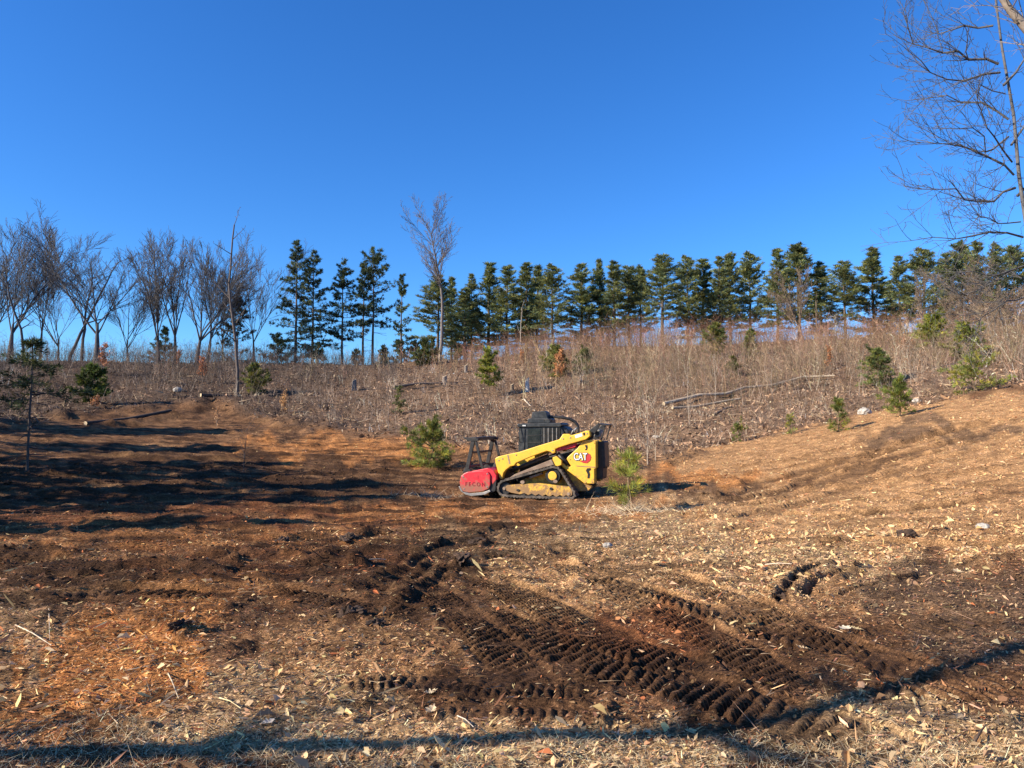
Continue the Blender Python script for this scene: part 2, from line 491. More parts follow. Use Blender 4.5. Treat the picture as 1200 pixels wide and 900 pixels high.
def f_ground(t, b, L):
    a = N(t, 'ShaderNodeAttribute', attribute_name='tint')
    g = N(t, 'ShaderNodeNewGeometry')
    mp = N(t, 'ShaderNodeMapping')
    mp.inputs['Rotation'].default_value = (0, 0, .5)
    mp.inputs['Scale'].default_value = (1, 2.6, 1.5)
    L(g.outputs['Position'], mp.inputs[0])
    n1 = N(t, 'ShaderNodeTexNoise', i_Scale=26.0, i_Detail=6.0, i_Roughness=.65)
    L(mp.outputs[0], n1.inputs['Vector'])
    n2 = N(t, 'ShaderNodeTexNoise', i_Scale=3.2, i_Detail=7.0, i_Roughness=.7)
    L(g.outputs['Position'], n2.inputs['Vector'])
    vo = N(t, 'ShaderNodeTexVoronoi', i_Scale=34.0)
    L(mp.outputs[0], vo.inputs['Vector'])
    sep = N(t, 'ShaderNodeSeparateColor')
    L(vo.outputs['Color'], sep.inputs[0])
    r1 = ramp(t, [(.28, (.38, .36, .34)), (.5, (.95, .95, .95)), (.72, (1.55, 1.55, 1.5))])
    L(n1.outputs['Fac'], r1.inputs[0])
    r2 = ramp(t, [(.3, (.55, .53, .5)), (.5, (1, 1, 1)), (.7, (1.35, 1.35, 1.35))])
    L(n2.outputs['Fac'], r2.inputs[0])
    r3 = ramp(t, [(0, (.6, .58, .55)), (.7, (1.05, 1.05, 1.05)), (1, (1.7, 1.7, 1.65))])
    L(sep.outputs[0], r3.inputs[0])
    src = a.outputs['Color']
    for r in (r1, r2, r3):
        mx = N(t, 'ShaderNodeMix', data_type='RGBA', blend_type='MULTIPLY')
        mx.inputs[0].default_value = 1
        L(src, mx.inputs[6])
        L(r.outputs[0], mx.inputs[7])
        src = mx.outputs[2]
    L(src, b.inputs['Base Color'])
    b.inputs['Roughness'].default_value = .95
    b.inputs['Specular IOR Level'].default_value = .12
    ad = N(t, 'ShaderNodeMath', operation='ADD')
    L(n1.outputs['Fac'], ad.inputs[0])
    L(sep.outputs[1], ad.inputs[1])
    bp = N(t, 'ShaderNodeBump', i_Strength=.75, i_Distance=.03)
    L(ad.outputs[0], bp.inputs['Height'])
    bp2 = N(t, 'ShaderNodeBump', i_Strength=.6, i_Distance=.25)
    L(n2.outputs['Fac'], bp2.inputs['Height'])
    L(bp.outputs[0], bp2.inputs['Normal'])
    L(bp2.outputs[0], b.inputs['Normal'])


M_GROUND = mat('mulched_soil', f_ground)
M_LITTER = attr_mat('leaf_litter', rough=.85, trans=.12)
M_BRUSH = attr_mat('bare_twigs', rough=.9)
M_BARK = attr_mat('bark', rough=.95, noise=.35, scale=9.0)
M_NEEDLE = attr_mat('pine_needles', rough=.6, trans=.35, spec=.3)
M_LEAF = attr_mat('dry_leaves', rough=.8, trans=.3)
M_WOOD = attr_mat('weathered_wood', rough=.9, noise=.45, scale=14.0, bump=.5)


# ---------------------------------------------------------------- mesh helpers
def raw_mesh(name, V, F, m, cols=None, smooth=False, per_face=True):
    """F: (n,3) or (n,4) array. cols: per face colours."""
    V = np.ascontiguousarray(V, np.float32)
    F = np.ascontiguousarray(F, np.int32)
    me = bpy.data.meshes.new(name)
    k = F.shape[1]
    me.vertices.add(len(V))
    me.vertices.foreach_set('co', V.ravel())
    me.loops.add(F.size)
    me.loops.foreach_set('vertex_index', F.ravel())
    me.polygons.add(len(F))
    me.polygons.foreach_set('loop_start', np.arange(0, F.size, k, dtype=np.int32))
    try:
        me.polygons.foreach_set('loop_total', np.full(len(F), k, np.int32))
    except Exception:
        pass
    me.polygons.foreach_set('use_smooth', np.full(len(F), smooth, bool))
    if cols is not None:
        cols = np.asarray(cols, np.float32)
        if per_face:
            at_ = me.attributes.new('tint', 'FLOAT_COLOR', 'FACE')
        else:
            at_ = me.attributes.new('tint', 'FLOAT_COLOR', 'POINT')
        at_.data.foreach_set('color', np.concatenate([cols, np.ones((len(cols), 1), np.float32)], 1).ravel())
    me.materials.append(m)
    me.update(calc_edges=True)
    return me


def link(name, me, parent=None, loc=None, rz=None):
    o = bpy.data.objects.new(name, me)
    COL.objects.link(o)
    if parent is not None:
        o.parent = parent
    if loc is not None:
        o.location = [float(c) for c in loc]
    if rz is not None:
        o.rotation_euler = (0, 0, rz)
    return o


def tag(o, label=None, cat=None, group=None, kind=None):
    if label:
        o['label'] = label
    if cat:
        o['category'] = cat
    if group:
        o['group'] = group
    if kind:
        o['kind'] = kind
    return o


def thing(name, label, cat, loc, rz=0.0, group=None):
    o = link(name, None, None, loc, rz)
    return tag(o, label, cat, group)


def tubes(p0, p1, r0, r1, n):
    """separate tapered tubes; returns verts, quads"""
    p0, p1 = np.asarray(p0, float), np.asarray(p1, float)
    r0, r1 = np.asarray(r0, float), np.asarray(r1, float)
    d = p1 - p0
    L = np.linalg.norm(d, axis=1, keepdims=True) + 1e-9
    d = d / L
    h = np.where(np.abs(d[:, 2:3]) < .9, np.array([[0, 0, 1.]]), np.array([[1., 0, 0]]))
    a = np.cross(d, h)
    a /= np.linalg.norm(a, axis=1, keepdims=True)
    b = np.cross(d, a)
    th = np.arange(n) * 2 * PI / n
    ring = a[:, None] * np.cos(th)[None, :, None] + b[:, None] * np.sin(th)[None, :, None]
    v0 = p0[:, None] + ring * r0[:, None, None]
    v1 = (p1 + d * (r1[:, None] * .3))[:, None] + ring * r1[:, None, None]
    V = np.concatenate([v0, v1], 1).reshape(-1, 3)
    base = (np.arange(len(p0)) * 2 * n)[:, None]
    i = np.arange(n)
    j = (i + 1) % n
    F = np.stack([base + i, base + j, base + n + j, base + n + i], -1).reshape(-1, 4)
    return V, F


def spikes(p0, p1, r):
    """three-sided cones for twigs (3 triangles each)"""
    p0, p1 = np.asarray(p0, float), np.asarray(p1, float)
    d = p1 - p0
    d = d / (np.linalg.norm(d, axis=1, keepdims=True) + 1e-9)
    h = np.where(np.abs(d[:, 2:3]) < .9, np.array([[0, 0, 1.]]), np.array([[1., 0, 0]]))
    a = np.cross(d, h)
    a /= np.linalg.norm(a, axis=1, keepdims=True)
    b = np.cross(d, a)
    th = np.arange(3) * 2 * PI / 3
    ring = (a[:, None] * np.cos(th)[None, :, None] + b[:, None] * np.sin(th)[None, :, None]) * np.asarray(r)[:, None, None]
    V = np.concatenate([p0[:, None] + ring, p1[:, None]], 1).reshape(-1, 3)
    base = (np.arange(len(p0)) * 4)[:, None]
    F = np.stack([np.concatenate([base + 0, base + 1, base + 3], 1), np.concatenate([base + 1, base + 2, base + 3], 1), np.concatenate([base + 2, base + 0, base + 3], 1)], 1).reshape(-1, 3)
    return V, F


def unit(v):
    return v / (np.linalg.norm(v, axis=-1, keepdims=True) + 1e-9)


# ---------------------------------------------------------------- the ground: one sheet out to the horizon
def build_ground():
    fine = np.arange(-math.radians(43), math.radians(43), .0037)
    coarse = np.arange(math.radians(43), 2 * PI - math.radians(43), math.radians(3.4))
    ang = np.concatenate([fine, coarse])
    rs = [0.25, .6, 1.0, 1.4, 1.75, 2.0, 2.2, 2.35]
    r = 2.45
    while r < 46:
        rs.append(r)
        r *= 1.0031 if r < 9.5 else 1.0065
    while r < 1500:
        rs.append(r)
        r *= 1.013 if r < 110 else 1.05
    rs.append(1500)
    rs = np.array(rs)
    A, R = np.meshgrid(ang, rs)
    x, y = (R * np.sin(A)).ravel(), (R * np.cos(A)).ravel()
    dz, dk = detail(x, y)
    z = smooth_z(x, y) + dz
    col = soil(x, y, z, dk) * (.84 + .16 * ss(8, 24, np.hypot(x, y)))[:, None]
    na, nr = len(ang), len(rs)
    i, j = np.meshgrid(np.arange(nr - 1), np.arange(na), indexing='ij')
    jn = (j + 1) % na
    F = np.stack([i * na + j, i * na + jn, (i + 1) * na + jn, (i + 1) * na + j], -1).reshape(-1, 4)[:, ::-1]
    V = np.stack([x, y, z], 1)
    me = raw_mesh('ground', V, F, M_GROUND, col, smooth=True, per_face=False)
    # centre disc
    o = tag(link('ground', me), 'mulched brown soil of a cleared hollow rising to a brushy slope', None, None, 'structure')
    return o


build_ground()


# ---------------------------------------------------------------- litter: chips, leaves, slash
def scatter(n, rmin, rmax, power, keep=None, half=math.radians(39)):
    q = RNG.random(n)
    if abs(power) < 1e-3:
        r = rmin * (rmax / rmin) ** q
    else:
        r = (rmin ** power + q * (rmax ** power - rmin ** power)) ** (1 / power)
    a = (RNG.random(n) * 2 - 1) * half
    x, y = r * np.sin(a), r * np.cos(a)
    if keep is not None:
        m = keep(x, y)
        x, y = x[m], y[m]
    return x, y


def chips(name, x, y, length, width, tilt, tintf, label, lift=.008, curl=.25, align=None, leaf=False):
    n = len(x)
    z0, dk = detail(x, y)
    z = smooth_z(x, y) + z0
    a = RNG.random(n) * 2 * PI if align is None else align + RNG.normal(0, .6, n)
    el = RNG.normal(0, tilt, n)
    d = np.stack([np.cos(a) * np.cos(el), np.sin(a) * np.cos(el), np.sin(el)], 1)
    roll = RNG.normal(0, tilt * 1.4, n)
    sx = np.stack([-np.sin(a), np.cos(a), np.zeros(n)], 1)
    up = np.cross(d, sx)
    sd = sx * np.cos(roll)[:, None] + up * np.sin(roll)[:, None]
    nr = np.cross(d, sd)
    L, W = length[:, None], width[:, None]
    c = np.stack([x, y, z + lift + np.abs(np.sin(el)) * length * .35], 1)
    bend = nr * (L * curl * RNG.uniform(-.4, 1, n)[:, None])
    col = np.clip(tintf(x, y, z, dk), .01, .85)

    def u(a_, b_):
        return RNG.uniform(a_, b_, (n, 1))
    if leaf:
        P = [c - d * L * .5, c - d * L * u(.05, .3) + sd * W * u(.3, .6) + bend, c + d * L * u(.0, .3) + sd * W * u(.2, .55) + bend * .6, c + d * L * .5 + bend * .5,
             c + d * L * u(.0, .25) - sd * W * u(.3, .6) + bend, c - d * L * u(.1, .35) - sd * W * u(.2, .5) + bend * .7]
        V = np.stack(P, 1).reshape(-1, 3)
        b = (np.arange(n) * 6)[:, None]
        F = np.stack([np.concatenate([b, b + 1, b + 2, b + 3], 1), np.concatenate([b, b + 3, b + 4, b + 5], 1)], 1).reshape(-1, 4)
        col = np.repeat(col, 2, 0)
    else:
        P = [c - d * L * .5 - sd * W * u(-.3, .5), c + d * L * u(-.35, .35) - sd * W * .5 + bend * .5, c + d * L * .5 + sd * W * u(-.4, .4), c + d * L * u(-.35, .35) + sd * W * .5 - bend * .5]
        V = np.stack(P, 1).reshape(-1, 3)
        F = np.arange(n * 4).reshape(-1, 4)
    me = raw_mesh(name, V, F, M_LITTER, col)
    return tag(link(name, me), label, None, None, 'stuff')


def chip_tint(pale, spread):
    def f(x, y, z, dk):
        base = soil(x, y, z, dk) * 1.2
        n = len(x)
        base = base * RNG.lognormal(.12, spread, (n, 1)) * (1 + RNG.normal(0, .06, (n, 3)))
        m = (RNG.random(n) < pale * (.06 + 2.0 * base.mean(1)))[:, None]
        p = np.array([.66, .45, .23]) * RNG.uniform(.6, 1.25, (n, 1)) * (1 + RNG.normal(0, .06, (n, 3)))
        q = RNG.random((n, 1)) < .06
        return np.where(m, p, np.where(q, np.array([.40, .13, .05]), base))
    return f


def thin_by_soil(p_dark):
    def keep(x, y):
        z, dk = detail(x, y)
        c = soil(x, y, smooth_z(x, y) + z, dk).mean(1)
        return RNG.random(len(x)) < np.clip(p_dark + 3.0 * c, 0, 1) * (1 - .88 * ss(.08, .5, dk))
    return keep


x, y = scatter(165000, 2.6, 14, .45, thin_by_soil(.22))
r = np.hypot(x, y)
chips('wood_chips', x, y, RNG.lognormal(math.log(.023), .6, len(x)) * (.8 + r * .04), RNG.lognormal(math.log(.007), .5, len(x)) * (.8 + r * .04), .34, chip_tint(.42, .42), 'shredded wood chips over the turned soil', align=.45)
x, y = scatter(85000, 9, 42, .4, lambda x, y: (cleared(x, y) > .3) & thin_by_soil(.1)(x, y))
r = np.hypot(x, y)
chips('scattered_chips', x, y, RNG.lognormal(math.log(.045), .45, len(x)) * (.7 + r * .018), RNG.lognormal(math.log(.014), .45, len(x)) * (.7 + r * .018), .32, chip_tint(.40, .42), 'wood chips and leaves scattered further out on the cleared ground')
x, y = scatter(4200, 2.6, 20, .3, thin_by_soil(.05))
chips('fallen_leaves', x, y, RNG.lognormal(math.log(.052), .35, len(x)), RNG.lognormal(math.log(.030), .35, len(x)), .42, chip_tint(.8, .45), 'curled dry oak leaves lying on the soil', lift=.012, curl=.55, leaf=True)
x, y = scatter(9000, 8, 32, .6, lambda x, y: (x > 1.5 + .02 * y) & (cleared(x, y) > .4) & thin_by_soil(-.35)(x, y))
chips('bank_leaves', x, y, RNG.lognormal(math.log(.075), .35, len(x)), RNG.lognormal(math.log(.042), .35, len(x)), .5, chip_tint(.8, .45), 'dry leaves lying on the sunny bank', lift=.018, curl=.5, leaf=True)
x, y = scatter(95000, 24, 86, .9, lambda x, y: (cleared(x, y) < .7))
r = np.hypot(x, y)


def slope_tint(x, y, z, dk):
    b = soil(x, y, z, dk)
    n = len(x)
    b = b * RNG.lognormal(.08, .5, (n, 1))
    return np.where(RNG.random((n, 1)) < .08, np.array([.50, .38, .26]) * RNG.uniform(.6, 1.2, (n, 1)) * (1 - .35 * ss(-6, -24, x))[:, None], b)


chips('slope_litter', x, y, RNG.lognormal(math.log(.15), .45, len(x)), RNG.lognormal(math.log(.045), .45, len(x)), .6, slope_tint, 'dead leaves and slash over the hillside', lift=.03, curl=.4)


def sticks(name, x, y, length, rad, tintf, label, elev=.18):
    n = len(x)
    z0, dk = detail(x, y)
    z = smooth_z(x, y) + z0
    a = RNG.random(n) * 2 * PI
    e = np.abs(RNG.normal(0, elev, n))
    d = np.stack([np.cos(a) * np.cos(e), np.sin(a) * np.cos(e), np.sin(e)], 1) * length[:, None]
    p0 = np.stack([x, y, z + rad * .6], 1)
    V, F = spikes(p0, p0 + d, rad)
    me = raw_mesh(name, V, F, M_BRUSH, np.repeat(np.clip(tintf(x, y, z, dk), .01, .8), 3, axis=0))
    return tag(link(name, me), label, None, None, 'stuff')


def stick_tint(x, y, z, dk):
    n = len(x)
    return np.where(RNG.random((n, 1)) < .5, np.array([.42, .30, .19]), np.array([.15, .09, .06])) * RNG.lognormal(0, .35, (n, 1))


x, y = scatter(7000, 26, 84, .9, lambda x, y: cleared(x, y) < .6)
sticks('slash', x, y, RNG.lognormal(math.log(.55), .5, len(x)), RNG.lognormal(math.log(.018), .4, len(x)), stick_tint, 'cut twigs and slash lying on the slope', .22)
x, y = scatter(4200, 2.6, 16, .3, thin_by_soil(.0))
sticks('twig_litter', x, y, RNG.lognormal(math.log(.11), .5, len(x)), RNG.lognormal(math.log(.0028), .3, len(x)), stick_tint, 'thin dry twigs lying in the wood chips', .15)
def crumbs(name, x, y, size, label):
    """broken lumps of soil, eight faces each"""
    n = len(x)
    z0, dk = detail(x, y)
    z = smooth_z(x, y) + z0
    d = np.array([[1, 0, 0], [-1, 0, 0], [0, 1, 0], [0, -1, 0], [0, 0, 1], [0, 0, -1.0]])
    a, b = unit(RNG.normal(0, 1, (n, 3))), RNG.normal(0, 1, (n, 3))
    b = unit(b - a * (a * b).sum(1, keepdims=True))
    M = np.stack([a, b, np.cross(a, b)], 1)
    V = np.einsum('kc,ncd->nkd', d, M) * size[:, None, None] * RNG.uniform(.55, 1.1, (n, 6, 1)) * np.array([1, 1, .7])
    V = V + np.stack([x, y, z + size * .1], 1)[:, None]
    t = np.array([[0, 2, 4], [2, 1, 4], [1, 3, 4], [3, 0, 4], [2, 0, 5], [1, 2, 5], [3, 1, 5], [0, 3, 5]])
    F = (t[None] + (np.arange(n) * 6)[:, None, None]).reshape(-1, 3)
    col = (soil(x, y, z, np.maximum(dk, .35)) * RNG.lognormal(0, .25, (n, 1)))
    me = raw_mesh(name, V.reshape(-1, 3), F, M_LITTER, np.repeat(np.clip(col, .01, .6), 8, 0), smooth=False)
    return tag(link(name, me), label, None, None, 'stuff')


def crumbly(x, y):
    z, dk, tm = detail(x, y, True)
    c = soil(x, y, smooth_z(x, y) + z, dk).mean(1)
    return (cleared(x, y) > .4) & (RNG.random(len(x)) > .9 * tm) & (RNG.random(len(x)) < np.clip(.04 + 1.1 * dk + .5 * ss(.09, .03, c) * ss(4, 8, np.hypot(x, y)), 0, 1))


x, y = scatter(70000, 3, 32, .8, crumbly)
x, y = x[:17000], y[:17000]
r = np.hypot(x, y)
crumbs('soil_crumbs', x, y, np.minimum(RNG.lognormal(math.log(.0095), .55, len(x)), .03) * (.8 + r * .07), 'crumbled dark soil thrown up beside the ruts')
# dry grass in the strip nearest the camera
x, y = scatter(26000, 2.7, 5.0, 1.0, lambda x, y: (project(x, y, smooth_z(x, y))[1] + 22 * pn(x / .3, y / .3, 71) > 868 - 18 * ss(.2, -2, x)))
sticks('dry_grass', x, y, RNG.lognormal(math.log(.055), .4, len(x)), np.full(len(x), .0016), lambda x, y, z, dk: np.array([.44, .35, .22]) * RNG.lognormal(0, .35, (len(x), 1)), 'short dry grass at the near edge of the clearing', .55)


# ---------------------------------------------------------------- trees
def grow(segs, p, d, L, r, lev, P, rnd):
    """one branch and its children into segs (p0,p1,r0,r1,level)"""
    n = P['n'][min(lev, len(P['n']) - 1)]
    step = L / n
    end_r = max(r * P['taper'], P['rmin'])
    for i in range(n):
        f = (i + 1) / n
        d = d + np.array([rnd.gauss(0, 1), rnd.gauss(0, 1), rnd.gauss(0, 1)]) * P['wander'] + np.array([0, 0, P['up'][min(lev, len(P['up']) - 1)]])
        d = d / np.linalg.norm(d)
        q = p + d * step
        ra, rb = r + (end_r - r) * (i / n), r + (end_r - r) * f
        segs.append((p, q, ra, rb, lev))
        p = q
        if lev < P['lev'] and f >= P['start'][min(lev, len(P['start']) - 1)]:
            k = P['kids'][min(lev, len(P['kids']) - 1)]
            cnt = int(k) + (rnd.random() < k - int(k))
            for _ in range(cnt):
                pick = lambda q: q if not isinstance(q, list) else q[min(lev, len(q) - 1)]
                ang = math.radians(rnd.uniform(*pick(P['ang'])))
                h = np.cross(d, np.array([rnd.gauss(0, 1), rnd.gauss(0, 1), rnd.gauss(0, 1)]))
                h = h / (np.linalg.norm(h) + 1e-9)
                nd = d * math.cos(ang) + h * math.sin(ang)
                grow(segs, p, nd, L * rnd.uniform(*pick(P['len'])) * (1 - .35 * f), max(rb * rnd.uniform(.5, .72), P['rmin']), lev + 1, P, rnd)


def tree_meshes(segs, name, tint, m=None, trunk_level=0, trunk_sides=8, sides=4, rng=None):
    """trunk mesh and crown mesh from grown segments"""
    lv = np.array([s[4] for s in segs])
    p0, p1 = np.array([s[0] for s in segs]), np.array([s[1] for s in segs])
    r0, r1 = np.array([s[2] for s in segs]), np.array([s[3] for s in segs])
    t = lv <= trunk_level
    tint = np.array(tint)
    V, F = tubes(p0[t], p1[t], r0[t], r1[t], trunk_sides)
    mt = raw_mesh(name + '_trunk', V, F, m or M_BARK, np.tile(tint, (len(F), 1)), smooth=True)
    if (~t).sum() == 0:
        return mt, None
    big = (~t) & (r0 > .02)
    sm = (~t) & ~big
    V1, F1 = tubes(p0[big], p1[big], r0[big], r1[big], sides) if big.any() else (np.zeros((0, 3)), np.zeros((0, 4), int))
    if sm.any():
        V2, F2 = tubes(p0[sm], p1[sm], r0[sm], r1[sm], 3)
        V1, F1 = np.concatenate([V1, V2]), np.concatenate([F1, F2 + len(V1)])
    mc = raw_mesh(name + '_crown', V1, F1, m or M_BARK, np.tile(tint * .95, (len(F1), 1)), smooth=True)
    return mt, mc


VASE = dict(n=[4, 10, 7, 4, 2], taper=.28, rmin=.013, wander=.025, up=[.01, .020, .03, .04, .04], start=[.6, .2, .15, .25], kids=[3.4, 1.15, 1.1, .8], ang=[(4, 36), (12, 34), (12, 34), (14, 40)], len=[(2.3, 3.2), (.26, .5), (.42, .66), (.45, .7)], lev=4)
TALL = dict(n=[11, 7, 5, 3, 2], taper=.22, rmin=.013, wander=.03, up=[.01, .06, .05, .05, .04], start=[.28, .2, .25, .3], kids=[2.0, 1.3, 1.0, .6], ang=[(20, 45), (18, 42), (20, 45), (25, 50)], len=[(.30, .48), (.35, .55), (.4, .6), (.4, .6)], lev=4)
SPARSE = dict(n=[10, 5, 4, 3], taper=.25, rmin=.014, wander=.07, up=[.01, .05, .05], start=[.35, .3, .3], kids=[1.0, .9, .8], ang=(25, 65), len=(.16, .32), lev=3)


def bare_tree(name, label, cat, loc, H, P, r, seed, tint, group=None, lean=(0, 0), tlev=0, first=None, squash=1.0):
    rnd = random.Random(seed)
    segs = []
    d = np.array([lean[0], lean[1], 1.0])
    d /= np.linalg.norm(d)
    grow(segs, np.array([0, 0, -.25]), d, (first or (.21 if P is VASE else 1.0)) * H, r, 0, P, rnd)
    zt = sorted(s[1][2] for s in segs)[int(len(segs) * .9992)]
    k = H / zt
    S = np.array([k * squash, k * squash, k])
    segs = [(s[0] * S, s[1] * S, s[2], s[3], s[4]) for s in segs]
    o = thing(name, label, cat, loc, 0, group)
    mt, mc = tree_meshes(segs, name, tint, trunk_level=tlev)
    link('trunk', mt, o)
    if mc:
        link('crown', mc, o)
    return o


def needles(P0, D, length, width, n, spread, rng):
    """n slivers round each tuft point P0 along D (rows)"""
    k = len(P0)
    p = np.repeat(P0, n, 0)
    d = unit(np.repeat(D, n, 0) + rng.normal(0, spread, (k * n, 3)))
    L = np.repeat(length, n)[:, None] * rng.uniform(.6, 1.15, (k * n, 1))
    s = unit(np.cross(d, rng.normal(0, 1, (k * n, 3))))
    W = np.repeat(width, n)[:, None] * .5
    a = p + d * L * .05
    mid = p + d * L * .5
    V = np.stack([a, mid + s * W, p + d * L, mid - s * W], 1).reshape(-1, 3)
    F = np.arange(k * n * 4).reshape(-1, 4)
    return V, F


def pine_meshes(seed, H, half_w, start, gap=.55, per=5, tuft=.42, tw=.085, nn=11, green=(.045, .075, .032), droop=0.0, flat=.0, tip=1.0, dead=5, trunk_r=.16, warm=.25, bark=(.13, .095, .075), shape=.75, dens=1.0, lat=.24):
    rng = np.random.default_rng(seed)
    p0, p1, r0, r1 = [], [], [], []
    # trunk
    nT = 10
    sway = np.cumsum(rng.normal(0, .012 * H / nT, (nT + 1, 2)), 0)
    sway[0] = 0
    tz = np.linspace(-.3, H * .98, nT + 1)
    tr = np.linspace(trunk_r, .02, nT + 1)
    T = np.column_stack([sway, tz])
    Vt, Ft = tubes(T[:-1], T[1:], tr[:-1], tr[1:], 7)
    bark = np.array(bark)
    mt = raw_mesh('pine_trunk', Vt, Ft, M_BARK, np.tile(bark, (len(Ft), 1)), smooth=True)

    def on_trunk(z):
        return np.array([np.interp(z, tz, T[:, 0]), np.interp(z, tz, T[:, 1]), z])
    tuft_p, tuft_d, tuft_c = [], [], []
    zc = start * H
    z = zc
    lop = rng.uniform(0, 2 * PI)
    while z < H * .985:
        f = (z - zc) / (H - zc)
        env = half_w * (min(1.0, .55 + f * 2.2) if f < .2 else 1) * (1 - f) ** shape * 1.0 + .18 * half_w * (1 - f)
        env = max(env, .25)
        k = max(3, int(per * rng.uniform(.7, 1.3) * (1 if f < .85 else .8)))
        a0 = rng.uniform(0, 2 * PI)
        for b in range(k):
            if rng.random() < .2:
                continue
            a = a0 + b * 2 * PI / k + rng.normal(0, .3)
            L = env * rng.uniform(.55, 1.25) * (1 + .22 * math.cos(a - lop))
            e = (-.12 - droop) * (1 - f) + .75 * f * tip + rng.normal(0, .12)
            base = on_trunk(min(z + rng.normal(0, gap * .55), H * .97))
            steps = 4
            d = np.array([math.cos(a) * math.cos(e), math.sin(a) * math.cos(e), math.sin(e)])
            q = base
            shade = rng.normal(0, .28)
            for s in range(steps):
                nd = d + np.array([0, 0, .10 * tip - droop * .05 + flat * .05]) + rng.normal(0, .08, 3)
                d = nd / np.linalg.norm(nd)
                q2 = q + d * L / steps
                rr = max(.045 * L / 2.2 * (1 - s / steps), .012)
                p0.append(q), p1.append(q2), r0.append(rr), r1.append(rr * .75)
                m = 0 if s == 0 and L > .8 else int(math.ceil((2.2 + s * 1.0) * dens * min(1.3, L / 1.3)))
                for _ in range(m):
                    t = rng.random()
                    side = np.cross(d, [0, 0, 1.0]) * rng.normal(0, lat * L * (.5 + s * .12))
                    pp = q + (q2 - q) * t + side + np.array([0, 0, rng.normal(.03, .05)])
                    tuft_p.append(pp)
                    tuft_d.append(d * .75 + np.array([0, 0, .45 * tip - droop * .6]) + side * .8)
                    tuft_c.append(shade + rng.normal(0, .12))
                q = q2
            tuft_p.append(q)
            tuft_d.append(d + np.array([0, 0, .3]))
            tuft_c.append(shade)
        z += gap * rng.uniform(.75, 1.3) * (1.05 - .35 * f)
    tuft_p.append(on_trunk(H * .97))
    tuft_d.append(np.array([0, 0, 1.0]))
    tuft_c.append(0)
    nd = 0
    for b in range(dead):
        z = rng.uniform(.12, max(start, .3)) * H
        a = rng.uniform(0, 2 * PI)
        L = half_w * rng.uniform(.3, .8)
        q = on_trunk(z)
        d = np.array([math.cos(a), math.sin(a), rng.normal(-.05, .15)])
        for s in range(3):
            q2 = q + d * L / 3
            p0.append(q), p1.append(q2), r0.append(.03 * (1 - s / 4)), r1.append(.025 * (1 - s / 4))
            q = q2
            d = unit(d + rng.normal(0, .18, 3))
            nd += 1
    tuft_p, tuft_d, tuft_c = np.array(tuft_p), unit(np.array(tuft_d)), np.array(tuft_c)
    k = len(tuft_p)
    V, F = needles(tuft_p, tuft_d, tuft * rng.uniform(.75, 1.2, k), tw * rng.uniform(.8, 1.2, k), nn, .55, rng)
    g = np.array(green)
    cc = g * np.exp(tuft_c)[:, None]
    wm = (rng.random(k) < warm)[:, None]
    cc = np.where(wm, cc * np.array([1.55, 1.2, .75]), cc)
    cc = np.repeat(cc, nn, 0) * rng.lognormal(0, .18, (k * nn, 1))
    Vb, Fb = tubes(np.array(p0), np.array(p1), np.array(r0), np.array(r1), 3)
    mc = raw_mesh('pine_crown', np.concatenate([V, Vb]), np.concatenate([F, Fb + len(V)]), M_NEEDLE, np.concatenate([cc, np.tile(bark * .9, (len(Fb), 1))]))
    mc.materials.append(M_BARK)
    mc.polygons.foreach_set('material_index', np.concatenate([np.zeros(len(F), np.int32), np.ones(len(Fb), np.int32)]))
    return mt, mc


def put_pine(meshes, name, label, cat, loc, rz=0.0, scale=(1, 1, 1), group=None):
    o = thing(name, label, cat, loc, rz, group)
    o.scale = scale
    link('trunk', meshes[0], o)
    link('crown', meshes[1], o)
    return o


# --- pines along the hilltop
PV = []
for s, (hw, st, kw) in enumerate([
        (2.0, .36, dict(shape=.50, tip=1.1)), (1.6, .24, dict(shape=.65)), (2.1, .28, dict(shape=.55, tip=1.1)), (2.0, .17, dict(shape=.75)),
        (1.3, .26, dict(shape=.6, tip=1.1)), (2.3, .13, dict(shape=.8)), (1.9, .33, dict(shape=.5, tip=1.15)), (2.1, .21, dict(shape=.65))]):
    PV.append(pine_meshes(100 + s, 14.0, hw, st, gap=.42, per=6, tuft=.42, tw=.055, nn=8, green=(.145, .178, .082), dead=13, warm=.4, dens=1.0, lat=.17, **kw))
# pixel of the top, approximate crown width in pixels
ROW = [(513, 322, 34, 0), (529, 325, 20, 4), (545, 338, 24, 1), (553, 321, 30, 3), (572, 308, 24, 4), (594, 312, 40, 7), (617, 308, 30, 1), (629, 312, 22, 4),
       (648, 311, 42, 2), (681, 309, 36, 3), (703, 304, 34, 5), (720, 306, 26, 1), (738, 312, 30, 0), (752, 313, 30, 6), (776, 299, 34, 0), (807, 301, 38, 2),
       (825, 304, 30, 1), (844, 301, 30, 7), (856, 298, 28, 6), (881, 297, 34, 2), (912, 292, 38, 7), (938, 288, 38, 6), (963, 307, 26, 1), (992, 306, 32, 0),
       (1026, 290, 44, 5), (1057, 300, 40, 3), (1086, 292, 40, 2), (1112, 297, 28, 1), (1131, 285, 34, 6), (1150, 284, 34, 7), (1172, 286, 34, 2), (1192, 289, 34, 0)]
ORD = ['first', 'second', 'third', 'fourth', 'fifth', 'sixth', 'seventh', 'eighth', 'ninth', 'tenth', 'eleventh', 'twelfth', 'thirteenth', 'fourteenth', 'fifteenth', 'sixteenth',
       'seventeenth', 'eighteenth', 'nineteenth', 'twentieth']
ROWN = []
